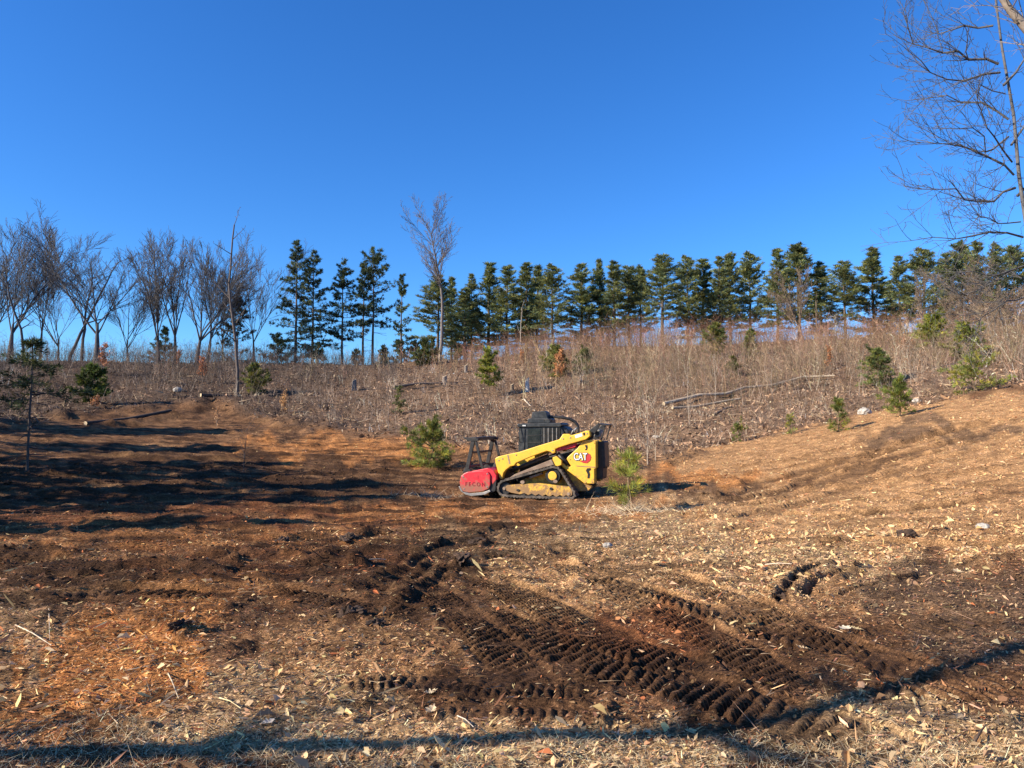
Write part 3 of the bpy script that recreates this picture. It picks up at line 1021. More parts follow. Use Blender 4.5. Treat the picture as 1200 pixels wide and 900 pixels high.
for i, (u, v, wpx, var) in enumerate(ROW):
    Y = 92 + 5 * math.sin(i * 2.1) + (2 if i % 2 else 0)
    base = stand(u, Y, -.1)
    H = top_at(u, v, Y) - base[2]
    hw = [2.0, 1.6, 2.3, 2.1, 1.3, 2.4, 1.9, 2.2][var]
    k = (1.7 + .25 * math.sin(i * 3.7)) * (wpx / FPX * Y) / (2 * hw)
    nm = 'hilltop_pine'
    if i == 0:
        lb = 'hilltop pine with bare lower limbs close behind the tall bare tree'
    elif i == 1:
        lb = 'thin hilltop pine just right of the tall bare trunk'
    elif i == 4:
        lb = 'narrow ragged hilltop pine, fifth of the row from the tall bare tree'
    elif i < 16:
        lb = f'green hilltop pine, {ORD[i]} of the row counted from the tall bare tree'
    else:
        lb = f'green hilltop pine, {ORD[31 - i]} of the row counted from its right end'
    put_pine(PV[var], nm, lb, 'pine tree', base, rz=(i * 1.7) % 6.28, scale=(k, k, H / 14.0), group='pines along the hilltop')

# --- the separate group of conifers left of the tall bare tree
def conifer(u, vtop, Y, wpx, name, label, seed, **kw):
    base = stand(u, Y, -.1)
    H = top_at(u, vtop, Y) - base[2]
    hw = 1.25 * wpx / FPX * Y / 2
    ms = pine_meshes(seed, H, hw, trunk_r=.013 * H, **kw)
    return put_pine(ms, name, label, 'pine tree' if 'pine' in name else 'conifer', base, rz=seed, group='conifers between the bare trees')


DK = (.075, .098, .048)
conifer(346, 281, 78, 52, 'dark_conifer', 'tall dark conifer, the highest of the pair left of centre ridge', 201, start=.10, gap=.5, green=DK, droop=.25, tip=.75, shape=.75, tuft=.36, tw=.05, nn=12, warm=.12)
conifer(366, 293, 80, 44, 'dark_conifer', 'dark conifer leaning into the right side of the tallest one', 202, start=.12, gap=.5, green=DK, droop=.25, tip=.75, shape=.75, tuft=.36, tw=.05, nn=12, warm=.12)
conifer(401, 307, 80, 34, 'dark_conifer', 'slim dark conifer with bare lower trunk between the pair and the pine', 203, start=.26, gap=.5, green=DK, droop=.15, tip=.8, shape=.55, tuft=.36, tw=.05, nn=12, warm=.12)
conifer(437, 295, 82, 52, 'ridge_pine', 'open crowned pine with flat layered limbs and a clear trunk', 204, start=.38, gap=.7, green=(.065, .088, .040), shape=.45, tuft=.42, tw=.055, nn=12, tip=1.1)
conifer(425, 306, 84, 26, 'ridge_pine', 'slender pine close behind the open crowned one', 205, start=.32, gap=.6, green=(.065, .088, .040), shape=.5, tuft=.36, tw=.05, nn=12)
conifer(470, 322, 88, 22, 'ridge_pine', 'small narrow pine standing alone left of the tall bare tree', 206, start=.22, gap=.6, green=(.065, .088, .040), shape=.6, tuft=.36, tw=.05, nn=12)
conifer(278, 347, 80, 44, 'dark_conifer', 'broad brownish conifer among the bare trees behind the broken topped tree', 207, start=.06, gap=.45, green=(.050, .050, .032), droop=.2, tip=.8, shape=.9, tuft=.36, tw=.055, nn=11)
conifer(325, 393, 86, 34, 'dark_conifer', 'low dark conifer at the foot of the tallest pair', 208, start=.05, gap=.45, green=DK, shape=.9, tuft=.36, tw=.055, nn=11)
conifer(193, 385, 84, 30, 'dark_conifer', 'low dark conifer behind the multi stemmed bare trees', 209, start=.05, gap=.45, green=DK, shape=.9, tuft=.36, tw=.055, nn=11)
conifer(507, 398, 95, 26, 'ridge_pine', 'low bushy pine left of the foot of the tall bare trunk', 210, start=.05, gap=.5, green=(.04, .06, .028), shape=.9, tuft=.36, tw=.055, nn=11)
conifer(372, 404, 92, 22, 'dark_conifer', 'very low dark conifer under the right side of the tallest pair', 211, start=.05, gap=.5, green=DK, shape=.9, tuft=.36, tw=.055, nn=11)
# low woods beyond the ridge
for i, (u, v, wpx) in enumerate([(418, 412, 24), (450, 405, 24), (468, 400, 26), (487, 398, 26), (535, 402, 26)]):
    conifer(u, v, 120, wpx, 'far_pine', ['low far pine seen under the open crowned pine', 'low far pine right of the open crowned pine', 'low far pine under the lone narrow pine', 'low far pine between lone narrow pine and tall bare tree', 'low far pine just right of the tall bare trunk'][i],
            230 + i, start=.08, gap=.8, per=5, green=(.035, .05, .028), shape=.6, tuft=.6, tw=.13, nn=7)

# --- bare hardwoods on the left
GB = (.108, .098, .097)
for u, vt, vb, Y, P, r, seed, lean, sq, lab in [
        (12, 243, 0, 70, VASE, .28, 301, (.02, 0), 1.25, 'big bare tree at the left end of the ridge'),
        (46, 258, 0, 76, VASE, .17, 302, (.03, 0), .9, 'slim bare tree just right of the leftmost big one'),
        (80, 290, 0, 74, SPARSE, .15, 303, (0, 0), 1.0, 'thin straight bare trunk left of the round crowned tree'),
        (95, 300, 0, 74, SPARSE, .15, 304, (.0, 0), 1.0, 'second thin straight trunk, touching the round crowned tree'),
        (113, 248, 0, 70, VASE, .30, 305, (-.02, 0), 1.35, 'round crowned bare tree with vase of spreading limbs'),
        (186, 269, 0, 72, VASE, .24, 306, (-.05, 0), 1.1, 'bare tree leaning left beside the low dark conifer'),
        (205, 268, 0, 74, VASE, .22, 307, (.03, 0), .9, 'upright bare tree right of the left leaning one'),
        (230, 272, 0, 70, VASE, .25, 308, (.02, 0), 1.2, 'bare tree with wide fan of limbs, left of the slanting one'),
        (243, 276, 0, 73, VASE, .20, 309, (.08, 0), .9, 'bare tree slanting right towards the broken topped tree'),
        (297, 286, 0, 80, VASE, .17, 310, (.02, 0), 1.1, 'bare tree behind and right of the broken topped tree'),
        (150, 296, 0, 84, VASE, .16, 311, (-.04, 0), 1.2, 'small bare tree in the gap right of the round crown'),
        (262, 290, 0, 82, VASE, .16, 313, (.0, 0), 1.0, 'small bare tree just left of the broken topped tree'),
        (68, 275, 0, 82, VASE, .17, 314, (.0, 0), 1.2, 'small bare tree behind the thin straight trunks'),
        (-14, 255, 0, 74, VASE, .22, 315, (.05, 0), 1.1, 'bare tree half cut by the left edge of the view'),
        (28, 300, 0, 60, SPARSE, .11, 312, (.06, 0), 1.4, 'thin forked bare tree over the shaded pine')]:
    base = stand(u, Y, -.1)
    H = top_at(u, vt, Y) - base[2]
    bare_tree('bare_tree', lab, 'bare tree', base, H, P, r * 1.15, seed, GB, 'bare hardwoods at the left of the ridge', lean=lean, squash=sq, tlev=0)

base = stand(279, 52, -.1)
H = top_at(290, 245, 52) - base[2]
BROKEN = dict(n=[12, 5, 4, 3], taper=.35, rmin=.012, wander=.05, up=[.0, .03, .05], start=[.3, .3, .3], kids=[.9, 1.1, .9], ang=(30, 75), len=(.12, .24), lev=3)
bare_tree('broken_tree', 'tall thin bare tree with a crooked broken top at the edge of the clearing', 'bare tree', base, H, BROKEN, .13, 320, (.14, .11, .095), lean=(.045, 0))

# --- the tall bare tree on the ridge, left of the pines
base = stand(515, 74, -.1)
H = top_at(524, 229, 74) - base[2]
RIDGE_T = dict(n=[12, 8, 5, 4, 3], taper=.18, rmin=.010, wander=.028, up=[.004, .03, .05, .05], start=[.55, .12, .2, .3], kids=[3.4, 1.6, 1.15, .8], ang=(16, 38), len=(.30, .44), lev=4)
bare_tree('tall_bare_tree', 'tallest bare tree on the ridge with a pale trunk and feathery fan crown', 'bare tree', base, H, RIDGE_T, .20, 331, (.19, .158, .14), lean=(.035, 0), squash=1.3)
# --- bare trees standing in front of the pines
for u, vt, Y, r, seed, lean, sq, lab, P in [
        (945, 310, 84, .22, 341, (-.30, 0), 1.0, 'brown bare tree leaning left in front of the hilltop pines', VASE),
        (956, 345, 82, .10, 342, (.12, 0), .9, 'small bare tree crossing the leaning brown one', SPARSE),
        (610, 350, 84, .07, 343, (0, 0), .6, 'pale thin dead trunk before the hilltop pines left of the red brush', SPARSE),
        (1082, 318, 76, .12, 344, (.02, 0), .7, 'pale forked bare trunk in front of the bright pine above the green bushes', TALL),
        (1150, 300, 70, .16, 345, (-.1, 0), 1.3, 'spreading bare tree over the right end of the pine row', VASE),
        (1185, 325, 55, .12, 346, (-.2, 0), 1.5, 'low spreading bare tree on the slope at the right edge', VASE),
        (1120, 345, 66, .09, 347, (.1, 0), 1.4, 'small bare tree between green bushes and the spreading bare tree', VASE)]:
    base = stand(u, Y, -.1)
    H = top_at(u, vt, Y) - base[2]
    bare_tree('bare_tree', lab, 'bare tree', base, H, P, r, seed, (.24, .175, .125) if seed != 343 else (.42, .36, .30), 'bare trees before the pines', lean=lean, squash=sq)

# --- near bare tree reaching in from the right edge
def right_tree():
    rnd = random.Random(77)
    Y = 17.0
    root = stand(1232, Y, -.1)
    o = thing('overhanging_tree', 'near bare tree at the right edge reaching long limbs over the sky', 'bare tree', root)
    tr = [(1236, 470), (1221, 380), (1206, 285), (1194, 205), (1188, 135), (1174, 55), (1163, -30), (1153, -110)]
    pts = [at(u, v, Y + .15 * i) - root for i, (u, v) in enumerate(tr)]
    pts[0] = np.array([0, 0, -.2])
    rad = np.linspace(.062, .014, len(pts))
    segs = [(pts[i], pts[i + 1], rad[i], rad[i + 1], 0) for i in range(len(pts) - 1)]
    TW = dict(n=[4, 4, 3, 2], taper=.45, rmin=.0042, wander=.11, up=[.0, .05, .06, .06], start=[.2, .25, .3], kids=[.9, .8, .7], ang=(25, 60), len=(.4, .65), lev=3)
    limbs = [
        ([(1188, 205), (1160, 185), (1130, 172), (1100, 168), (1065, 165)], 0, .030), ([(1190, 220), (1165, 236), (1130, 234), (1105, 222), (1060, 218)], -.8, .028),
        ([(1199, 278), (1160, 272), (1120, 280), (1068, 282)], -.4, .026), ([(1182, 140), (1150, 120), (1110, 112), (1062, 118)], .6, .028), ([(1182, 160), (1155, 178), (1140, 150), (1100, 150)], -1.2, .022),
        ([(1170, 75), (1135, 70), (1105, 62), (1070, 52), (1058, 15)], .3, .034), ([(1172, 85), (1130, 95), (1090, 85), (1065, 58)], -.6, .026), ([(1164, 30), (1130, 30), (1100, 40), (1085, 5)], 1.0, .026),
        ([(1160, -10), (1120, -25), (1085, -20)], .4, .026), ([(1185, 170), (1210, 130), (1230, 60)], .5, .03), ([(1192, 230), (1220, 190), (1250, 150)], -.5, .03), ([(1176, 100), (1200, 70), (1215, 20)], 0, .03),
        ([(1196, 260), (1170, 262), (1150, 255), (1148, 240)], -1.5, .018), ([(1205, 310), (1170, 322), (1140, 318), (1110, 330)], -.8, .022), ([(1210, 345), (1180, 352), (1150, 372), (1135, 380)], -1.0, .02),
        ([(1186, 190), (1165, 160), (1150, 130), (1148, 95)], -1.6, .022), ([(1178, 110), (1150, 100), (1125, 130)], -2.0, .018),
        ([(1208, 330), (1185, 318), (1165, 330), (1130, 345), (1100, 342)], .6, .018)]
    for lp, dy, r in limbs:
        r *= 1.1
        n = len(lp)
        Q = [at(u, v, Y + .5 + dy * (i / (n - 1))) - root for i, (u, v) in enumerate(lp)]
        for i in range(n - 1):
            ra, rb = r * (1 - .75 * i / (n - 1)), r * (1 - .75 * (i + 1) / (n - 1))
            a, b = Q[i], Q[i + 1]
            mid = (a + b) / 2 + np.array([rnd.gauss(0, .03), rnd.gauss(0, .1), rnd.gauss(0, .05)])
            segs.append((a, mid, ra, (ra + rb) / 2, 1))
            segs.append((mid, b, (ra + rb) / 2, rb, 1))
            for s in (a, mid, b) if i else (mid, b):
                for _ in range(2):
                    dirv = unit(b - a)
                    dv = unit(dirv + np.array([rnd.gauss(0, .6), rnd.gauss(0, .7), rnd.gauss(.15, .5)]))
                    grow(segs, s, dv, rnd.uniform(.5, 1.25), max(rb * .55, .007), 1, TW, rnd)
    # upper trunk twigs
    mt, mc = tree_meshes(segs, 'overhanging_tree', (.12, .113, .112))
    link('trunk', mt, o)
    link('crown', mc, o)
    # the thicker stem beside it, just entering at the top corner
    root2 = stand(1330, 15.0, -.1)
    o2 = thing('corner_tree', 'thicker pale bare stem entering at the top right corner', 'bare tree', root2)
    tr = [(1330, 480), (1310, 300), (1270, 150), (1225, 60), (1202, 32), (1184, 12), (1168, -12), (1150, -60), (1120, -110)]
    pts = [at(u, v, 15.0) - root2 for u, v in tr]
    pts[0] = np.array([0, 0, -.2])
    rad = np.linspace(.15, .03, len(pts))
    segs = [(pts[i], pts[i + 1], rad[i], rad[i + 1], 0) for i in range(len(pts) - 1)]
    for i in range(3, len(pts)):
        for _ in range(3):
            dv = unit(np.array([rnd.gauss(-.5, .6), rnd.gauss(0, .6), rnd.gauss(.2, .5)]))
            grow(segs, pts[i], dv, rnd.uniform(.6, 1.5), .014, 1, TW, rnd)
    mt, mc = tree_meshes(segs, 'corner_tree', (.26, .21, .17))
    link('trunk', mt, o2)
    link('crown', mc, o2)


right_tree()

# --- trees left of the frame and behind the camera: their shade falls across the clearing
def shade_pine(x, y, H, hw, seed, label, **kw):
    base = np.array([x, y, float(smooth_z(x, y)[0]) - .1])
    args = dict(start=.15, gap=.55, per=6, tuft=.5, tw=.09, nn=10, green=DK, shape=.7, dens=.75, trunk_r=.014 * H)
    args.update(kw)
    ms = pine_meshes(seed, H, hw, **args)
    put_pine(ms, 'roadside_pine', label, 'pine tree', base, group='pines beside the clearing')


for i_, (x_, y_, h_, w_, lab_) in enumerate([
        (-16.5, 11.2, 6.4, 1.9, 'short pine beyond the left edge nearest the camera'), (-20.0, 15.3, 9.6, 2.3, 'tallest pine beyond the left edge'),
        (-21.0, 18.0, 9.2, 2.2, 'tall pine just behind the tallest one beyond the left edge'), (-23.5, 20.5, 8.6, 2.4, 'pine fourth along the left edge of the clearing'),
        (-25.5, 23.5, 8.6, 2.6, 'pine fifth along the left edge of the clearing'), (-29.0, 27.0, 9.0, 2.6, 'pine sixth along the left edge of the clearing'), (-33.0, 32.0, 10.0, 2.8, 'pine farthest along the left edge of the clearing')]):
    shade_pine(x_, y_, h_, w_, 401 + i_, lab_)


def crooked_tree():
    rnd = random.Random(5)
    pts = [(-7.1, 3.0, -.3), (-7.1, 2.7, 1.2), (-7.04, 2.30, 2.2), (-7.1, 1.74, 3.1), (-7.15, .84, 4.7), (-7.23, .83, 5.35), (-7.35, 1.12, 6.45), (-7.33, 1.3, 7.4), (-7.28, 1.55, 8.3)]
    root = np.array([-7.1, 3.0, float(smooth_z(-7.1, 3.0)[0])])
    P = [np.array(p) - np.array([-7.1, 3.0, 0]) for p in pts]
    rad = np.array([.10, .075, .06, .085, .06, .08, .08, .07, .05])
    segs = [(P[i], P[i + 1], rad[i], rad[i + 1], 0) for i in range(len(P) - 1)]
    TW = dict(n=[5, 4, 3, 2], taper=.4, rmin=.008, wander=.10, up=[.0, .05, .05, .05], start=[.2, .25, .3], kids=[1.2, 1.2, 1.0], ang=(25, 55), len=(.4, .6), lev=3)
    for i in range(1, 6):
        for _ in range(4):
            grow(segs, P[i], unit(np.array([rnd.gauss(0, 1), rnd.gauss(0, 1), rnd.uniform(.1, 1.0)])), rnd.uniform(.5, 1.1), .035, 1, TW, rnd)
    for i in range(6, len(P)):
        for _ in range(10):
            grow(segs, P[i], unit(np.array([rnd.gauss(0, 1), rnd.gauss(0, 1), rnd.uniform(.2, 1.0)])), rnd.uniform(1.2, 2.4), .035, 1, TW, rnd)
    o = thing('crooked_tree', 'crooked bare tree just outside the near left edge', 'bare tree', root)
    mt, mc = tree_meshes(segs, 'crooked_tree', GB)
    link('trunk', mt, o)
    link('crown', mc, o)


crooked_tree()


# ---------------------------------------------------------------- young evergreens on the slope
def young_pine(u, v, H, W, label, seed, name='young_pine', green=(.13, .17, .04), stem=.15, tuft=.16, tw=.016, nn=16, Y=None, dens=1.25, gap=.22, **kw):
    base = spot(u, v, -.03) if Y is None else stand(u, Y, -.05)
    args = dict(per=6, dead=0, warm=.3, shape=.7, trunk_r=.018 + .007 * H, bark=(.22, .15, .09))
    green = tuple(min(.4, c * k) for c, k in zip(green, (1.45, 1.35, 1.2)))
    args.update(kw)
    ms = pine_meshes(seed, H, W / 2, stem, gap=gap, tuft=tuft, tw=tw, nn=nn, green=green, dens=dens, **args)
    return put_pine(ms, name, label, 'young pine', base, rz=seed * .7, group='young evergreens on the slope')


BRIGHT, OLIVE = (.135, .165, .038), (.11, .135, .04)
young_pine(507, 549, 1.62, 2.5, 'young green pine beside the red mulching head', 501, green=(.14, .175, .05), stem=.12, shape=.5, tuft=.20, tw=.018, dens=1.8, nn=16, tip=.8, gap=.22, lat=.18)
young_pine(737, 600, 1.42, .95, 'young pine with long bright needles in front of the machine rear', 502, green=(.19, .23, .055), stem=.24, shape=.45, tuft=.22, tw=.011, dens=1.1, tip=1.0, nn=14, gap=.16, per=5, lat=.12)
young_pine(573, 464, 3.2, 2.1, 'round bright green young pine alone above the machine', 503, green=BRIGHT, stem=.30, shape=.45, tuft=.26, tw=.04, nn=12, gap=.26, dens=1.7)
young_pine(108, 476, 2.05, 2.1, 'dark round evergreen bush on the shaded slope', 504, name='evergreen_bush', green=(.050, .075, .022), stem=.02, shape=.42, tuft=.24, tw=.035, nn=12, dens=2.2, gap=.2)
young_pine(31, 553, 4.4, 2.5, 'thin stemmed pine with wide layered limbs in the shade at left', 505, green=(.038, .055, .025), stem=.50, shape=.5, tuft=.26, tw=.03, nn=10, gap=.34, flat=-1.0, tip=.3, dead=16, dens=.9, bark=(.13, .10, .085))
young_pine(1030, 452, 2.4, 2.1, 'rounded grey green pine bush above the sapling by the boulder', 506, green=(.085, .115, .042), stem=.08, shape=.45, tuft=.24, tw=.035, nn=12)
young_pine(1055, 488, 1.6, 1.5, 'open young pine at the edge of the bare bank', 507, green=(.115, .15, .035), stem=.08, shape=.8, tuft=.2, tw=.022, nn=12, dens=1.0)
young_pine(983, 506, 1.25, 1.1, 'small young pine beside the pale boulder', 508, green=(.115, .15, .04), stem=.06, shape=.8, tuft=.18, tw=.02, nn=12, dens=1.0)
young_pine(1142, 460, 1.6, 2.9, 'wide sprawling pine nearest the right edge of the slope', 509, green=(.13, .155, .04), stem=.10, shape=.4, tuft=.24, tw=.03, nn=10, dens=.85)
young_pine(1092, 409, 2.6, 3.0, 'bright bushy pine, the farther of the upper pair at right', 510, green=(.135, .165, .035), stem=.12, shape=.4, tuft=.28, tw=.045, nn=12)
young_pine(1132, 418, 2.3, 3.0, 'bright bushy pine right of the upper pair below the bare trees', 511, green=(.125, .155, .035), stem=.10, shape=.4, tuft=.28, tw=.045, nn=12)
young_pine(297, 462, 1.9, 2.0, 'yellowish green young pine by the broken topped tree', 512, green=(.10, .115, .035), stem=.08, shape=.45, tuft=.24, tw=.035, nn=12)
young_pine(467, 486, 1.6, .9, 'thin pale young pine on the slope left of the machine', 513, green=(.085, .105, .045), stem=.2, shape=.6, tuft=.18, tw=.025, nn=9, dens=1.1)
young_pine(865, 517, .8, .8, 'tiny young pine low on the slope below the fallen trunk', 514, green=(.10, .13, .035), stem=.06, shape=.8, tuft=.15, tw=.02, nn=10)
young_pine(926, 509, .7, .9, 'faint tiny pine between the tiny one and the boulder', 515, green=(.14, .17, .05), stem=.06, shape=.8, tuft=.15, tw=.02, nn=8, dens=1.0)
young_pine(497, 428, 2.2, 2.6, 'dark bushy pine at the foot of the tall bare tree', 516, green=(.055, .075, .03), stem=.05, shape=.5, tuft=.28, tw=.045, nn=12)
young_pine(652, 440, 2.6, 2.4, 'olive young pine behind the russet leaved sapling', 517, green=(.10, .115, .035), stem=.1, shape=.5, tuft=.28, tw=.04, nn=10)
young_pine(683, 438, 2.2, 1.8, 'green young pine right of the russet leaved sapling', 518, green=(.085, .11, .035), stem=.1, shape=.6, tuft=.28, tw=.04, nn=10)
young_pine(840, 420, 3.2, 2.6, 'olive pine half hidden in the red brush', 519, green=(.085, .105, .035), stem=.15, shape=.55, tuft=.3, tw=.045, nn=11)
young_pine(880, 418, 2.4, 1.4, 'slim bright pine in the red brush below the leaning tree', 520, green=(.115, .145, .035), stem=.1, shape=.6, tuft=.28, tw=.045, nn=11)
young_pine(860, 441, 1.3, 1.4, 'small olive pine lower in the brush above the fallen trunk', 521, green=(.095, .115, .035), stem=.08, shape=.6, tuft=.24, tw=.035, nn=11)


# ---------------------------------------------------------------- saplings that keep russet leaves
def leafy(u, v, H, W, label, seed, tint=(.50, .215, .085), n=420, leaf=.11):
    n, leaf = int(n * 1.4), leaf * 1.15
    rng = np.random.default_rng(seed)
    base = spot(u, v, -.03)
    o = thing('beech_sapling', label, 'sapling', base, 0, 'saplings with russet leaves')
    rnd = random.Random(seed)
    segs = []
    P = dict(n=[7, 4, 3], taper=.3, rmin=.008, wander=.06, up=[.01, .06, .05], start=[.15, .3], kids=[2.6, 1.0], ang=(25, 60), len=(.25, .42), lev=2)
    grow(segs, np.array([0, 0, -.05]), np.array([0, 0, 1.0]), H, .022, 0, P, rnd)
    zt = max(s[1][2] for s in segs)
    xr = max(max(abs(s[1][0]), abs(s[1][1])) for s in segs)
    S = np.array([W / 2 / xr, W / 2 / xr, H / zt])
    segs = [(s[0] * S, s[1] * S, s[2], s[3], s[4]) for s in segs]
    mt, mc = tree_meshes(segs, 'beech_sapling', (.26, .19, .14), trunk_sides=5)
    link('trunk', mt, o)
    q = np.array([s[1] for s in segs if s[4] > 0 or s[1][2] > H * .35])
    p = q[rng.integers(0, len(q), n)] + rng.normal(0, .06, (n, 3))
    V, F = needles(p, unit(rng.normal(0, 1, (n, 3)) + np.array([0, 0, -.4])), np.full(n, leaf), np.full(n, leaf * .55), 1, .1, rng)
    Vb = np.array([v.co for v in mc.vertices])
    Fb = np.array([p_.vertices[:] for p_ in mc.polygons])
    m2 = raw_mesh('leafy_crown', np.concatenate([V, Vb]), np.concatenate([F, Fb + len(V)]), M_LEAF, np.concatenate([np.array(tint) * rng.lognormal(0, .25, (n, 1)), np.tile((.26, .19, .14), (len(Fb), 1))]))
    link('crown', m2, o)


leafy(657, 452, 2.9, 1.3, 'dense russet leaved sapling in the middle of the brush slope', 601, n=900, leaf=.14, tint=(.52, .25, .11))
leafy(612, 437, 1.9, .6, 'small pale russet sapling left of the dense one', 602, n=160, leaf=.12)
leafy(121, 442, 2.4, .9, 'russet sapling above the dark round bush', 603, n=420, leaf=.13, tint=(.42, .19, .10))
leafy(236, 449, 2.0, .9, 'russet sapling left of the broken topped tree', 604, n=300, leaf=.12, tint=(.42, .17, .08))
leafy(207, 432, 1.6, .8, 'faint russet sapling high on the left ridge', 605, n=200, leaf=.12, tint=(.40, .18, .09))
leafy(334, 488, 1.5, .55, 'upright tan leaved sapling at the edge of the turned soil', 606, n=200, leaf=.10, tint=(.55, .31, .13))
leafy(113, 482, .7, .6, 'little russet tuft at the foot of the dark round bush', 607, n=120, leaf=.10, tint=(.42, .19, .09))
leafy(973, 436, 2.0, .8, 'russet sapling above the high end of the fallen trunk', 608, n=260, leaf=.13, tint=(.42, .17, .07))
leafy(254, 500, 1.1, .5, 'tiny tan leaved sapling on the soil left of the upright one', 609, n=90, leaf=.09, tint=(.52, .30, .15))
leafy(1060, 412, 1.4, 1.4, 'reddish tan leaved sapling below the bright bushy pines', 610, n=160, leaf=.16, tint=(.42, .20, .11))

# ---------------------------------------------------------------- bare saplings that stand out singly
SAP = dict(n=[8, 5, 4, 3], taper=.2, rmin=.0055, wander=.04, up=[.008, .08, .06], start=[.25, .25, .3], kids=[1.6, 1.0, .8], ang=(25, 55), len=(.22, .38), lev=3)
for u, v, vt, r, tint, lab in [
        (759, 546, 462, .030, (.40, .32, .24), 'pale forked bare sapling behind the machine at the clearing edge'),
        (768, 543, 470, .022, (.38, .30, .22), 'second stem close right of the pale forked sapling'),
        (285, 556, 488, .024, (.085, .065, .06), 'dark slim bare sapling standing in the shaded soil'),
        (455, 510, 462, .018, (.30, .24, .19), 'thin bare sapling beside the thin pale young pine'),
        (697, 500, 395, .022, (.20, .145, .11), 'dark thin sapling above the machine rear'),
        (704, 505, 430, .015, (.24, .18, .14), 'short thin sapling right of the dark thin one'),
        (808, 500, 420, .02, (.42, .34, .26), 'pale sapling above the low end of the fallen trunk'),
        (838, 470, 405, .022, (.42, .34, .26), 'pale bushy sapling behind the fallen trunk'),
        (905, 468, 408, .018, (.36, .29, .22), 'pale sapling standing over the middle of the fallen trunk'),
        (1068, 455, 400, .018, (.40, .32, .24), 'thin pale sapling right of the rounded pine bush'),
        (636, 470, 405, .02, (.22, .17, .13), 'thin grey sapling between the round pine and the russet sapling'),
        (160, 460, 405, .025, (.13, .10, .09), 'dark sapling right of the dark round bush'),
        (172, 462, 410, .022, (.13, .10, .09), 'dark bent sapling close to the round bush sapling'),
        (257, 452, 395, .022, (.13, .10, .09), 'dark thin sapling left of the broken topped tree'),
        (590, 476, 440, .013, (.28, .22, .18), 'short thin sapling right of the round bright pine'),
        (1006, 470, 405, .018, (.36, .28, .21), 'pale thin sapling left of the rounded pine bush')]:
    base = spot(u, v, -.03)
    H = top_at(u, vt, base[1]) - base[2]
    bare_tree('bare_sapling', lab, 'sapling', base, H, SAP, r, hash(lab) % 1000 if False else int(u * 7 + v), tint, 'bare saplings on the slope', lean=(.04 * math.sin(u), 0), squash=.9)


# ---------------------------------------------------------------- brush too dense to count
def brush(name, label, x, y, hf, tintf, stems=4, twigs=5, rad=.011, spread=.25):
    kp = RNG.random(len(x)) < np.clip(.75 + 1.3 * fbm(x / 2.6, y / 2.6, 2, 87), .12, 1)
    x, y = x[kp], y[kp]
    n = len(x)
    z = full_z(x, y)
    h = hf(x, y)
    tint = tintf(x, y)
    P0, P1, R, C = [], [], [], []
    for s in range(stems):
        b = np.stack([x + RNG.normal(0, .22, n), y + RNG.normal(0, .22, n), z - .05], 1)
        d = unit(np.stack([RNG.normal(0, spread, n), RNG.normal(0, spread, n), np.ones(n)], 1))
        hh = h * RNG.uniform(.55, 1.1, n)
        mid = b + d * (hh * .5)[:, None]
        d2 = unit(d + np.stack([RNG.normal(0, .14, n), RNG.normal(0, .14, n), np.zeros(n)], 1))
        tip = mid + d2 * (hh * .55)[:, None]
        P0.append(b), P1.append(mid + d * (hh * .12)[:, None]), R.append(np.full(n, rad) * RNG.uniform(.7, 1.4, n)), C.append(tint)
        P0.append(mid), P1.append(tip), R.append(np.full(n, rad * .65)), C.append(tint)
        for t in range(twigs):
            f = RNG.uniform(.3, .98, n)[:, None]
            o = np.where(f < .5, b + (mid - b) * f * 2, mid + (tip - mid) * (f * 2 - 1))
            td = unit(d2 * .7 + np.stack([RNG.normal(0, .7, n), RNG.normal(0, .7, n), RNG.normal(.05, .35, n)], 1))
            P0.append(o), P1.append(o + td * (hh * RNG.uniform(.14, .36, n))[:, None]), R.append(np.full(n, rad * .5)), C.append(tint * 1.02)
    V, F = spikes(np.concatenate(P0), np.concatenate(P1), np.concatenate(R))
    C = np.repeat(np.concatenate(C), 3, 0)
    me = raw_mesh(name, V, F, M_BRUSH, np.clip(C, .01, .8))
    return tag(link(name, me), label, None, None, 'stuff')


def upx(x, y):
    return 600 + FPX * x / np.maximum(y, 1)


def ridge_keep(x, y):
    u = upx(x, y)
    front = np.interp(u, [-50, 300, 480, 560, 700, 800, 950, 1080, 1250], [58, 62, 66, 62, 50, 47, 48, 50, 42])
    return (RNG.random(len(x)) < ss(-6, 15, y - front - 8 * pn(x / 6, y / 6, 81))) & (RNG.random(len(x)) < np.interp(u, [-50, 250, 430, 520, 620, 1250], [.75, .65, .4, .7, 1, 1]))


def ridge_tint(x, y):
    n = len(x)
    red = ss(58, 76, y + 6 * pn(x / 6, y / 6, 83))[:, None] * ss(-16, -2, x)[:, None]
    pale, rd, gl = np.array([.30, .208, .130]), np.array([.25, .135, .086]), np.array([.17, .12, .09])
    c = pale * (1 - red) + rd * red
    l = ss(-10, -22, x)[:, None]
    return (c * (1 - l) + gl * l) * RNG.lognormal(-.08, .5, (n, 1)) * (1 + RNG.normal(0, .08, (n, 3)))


def ridge_h(x, y):
    u = upx(x, y)
    return np.interp(u, [-50, 300, 420, 520, 620, 750, 880, 1000, 1100, 1250], [2.6, 2.4, 1.6, 2.2, 2.7, 3.4, 3.0, 2.8, 2.8, 3.6]) * RNG.uniform(.6, 1.15, len(x))


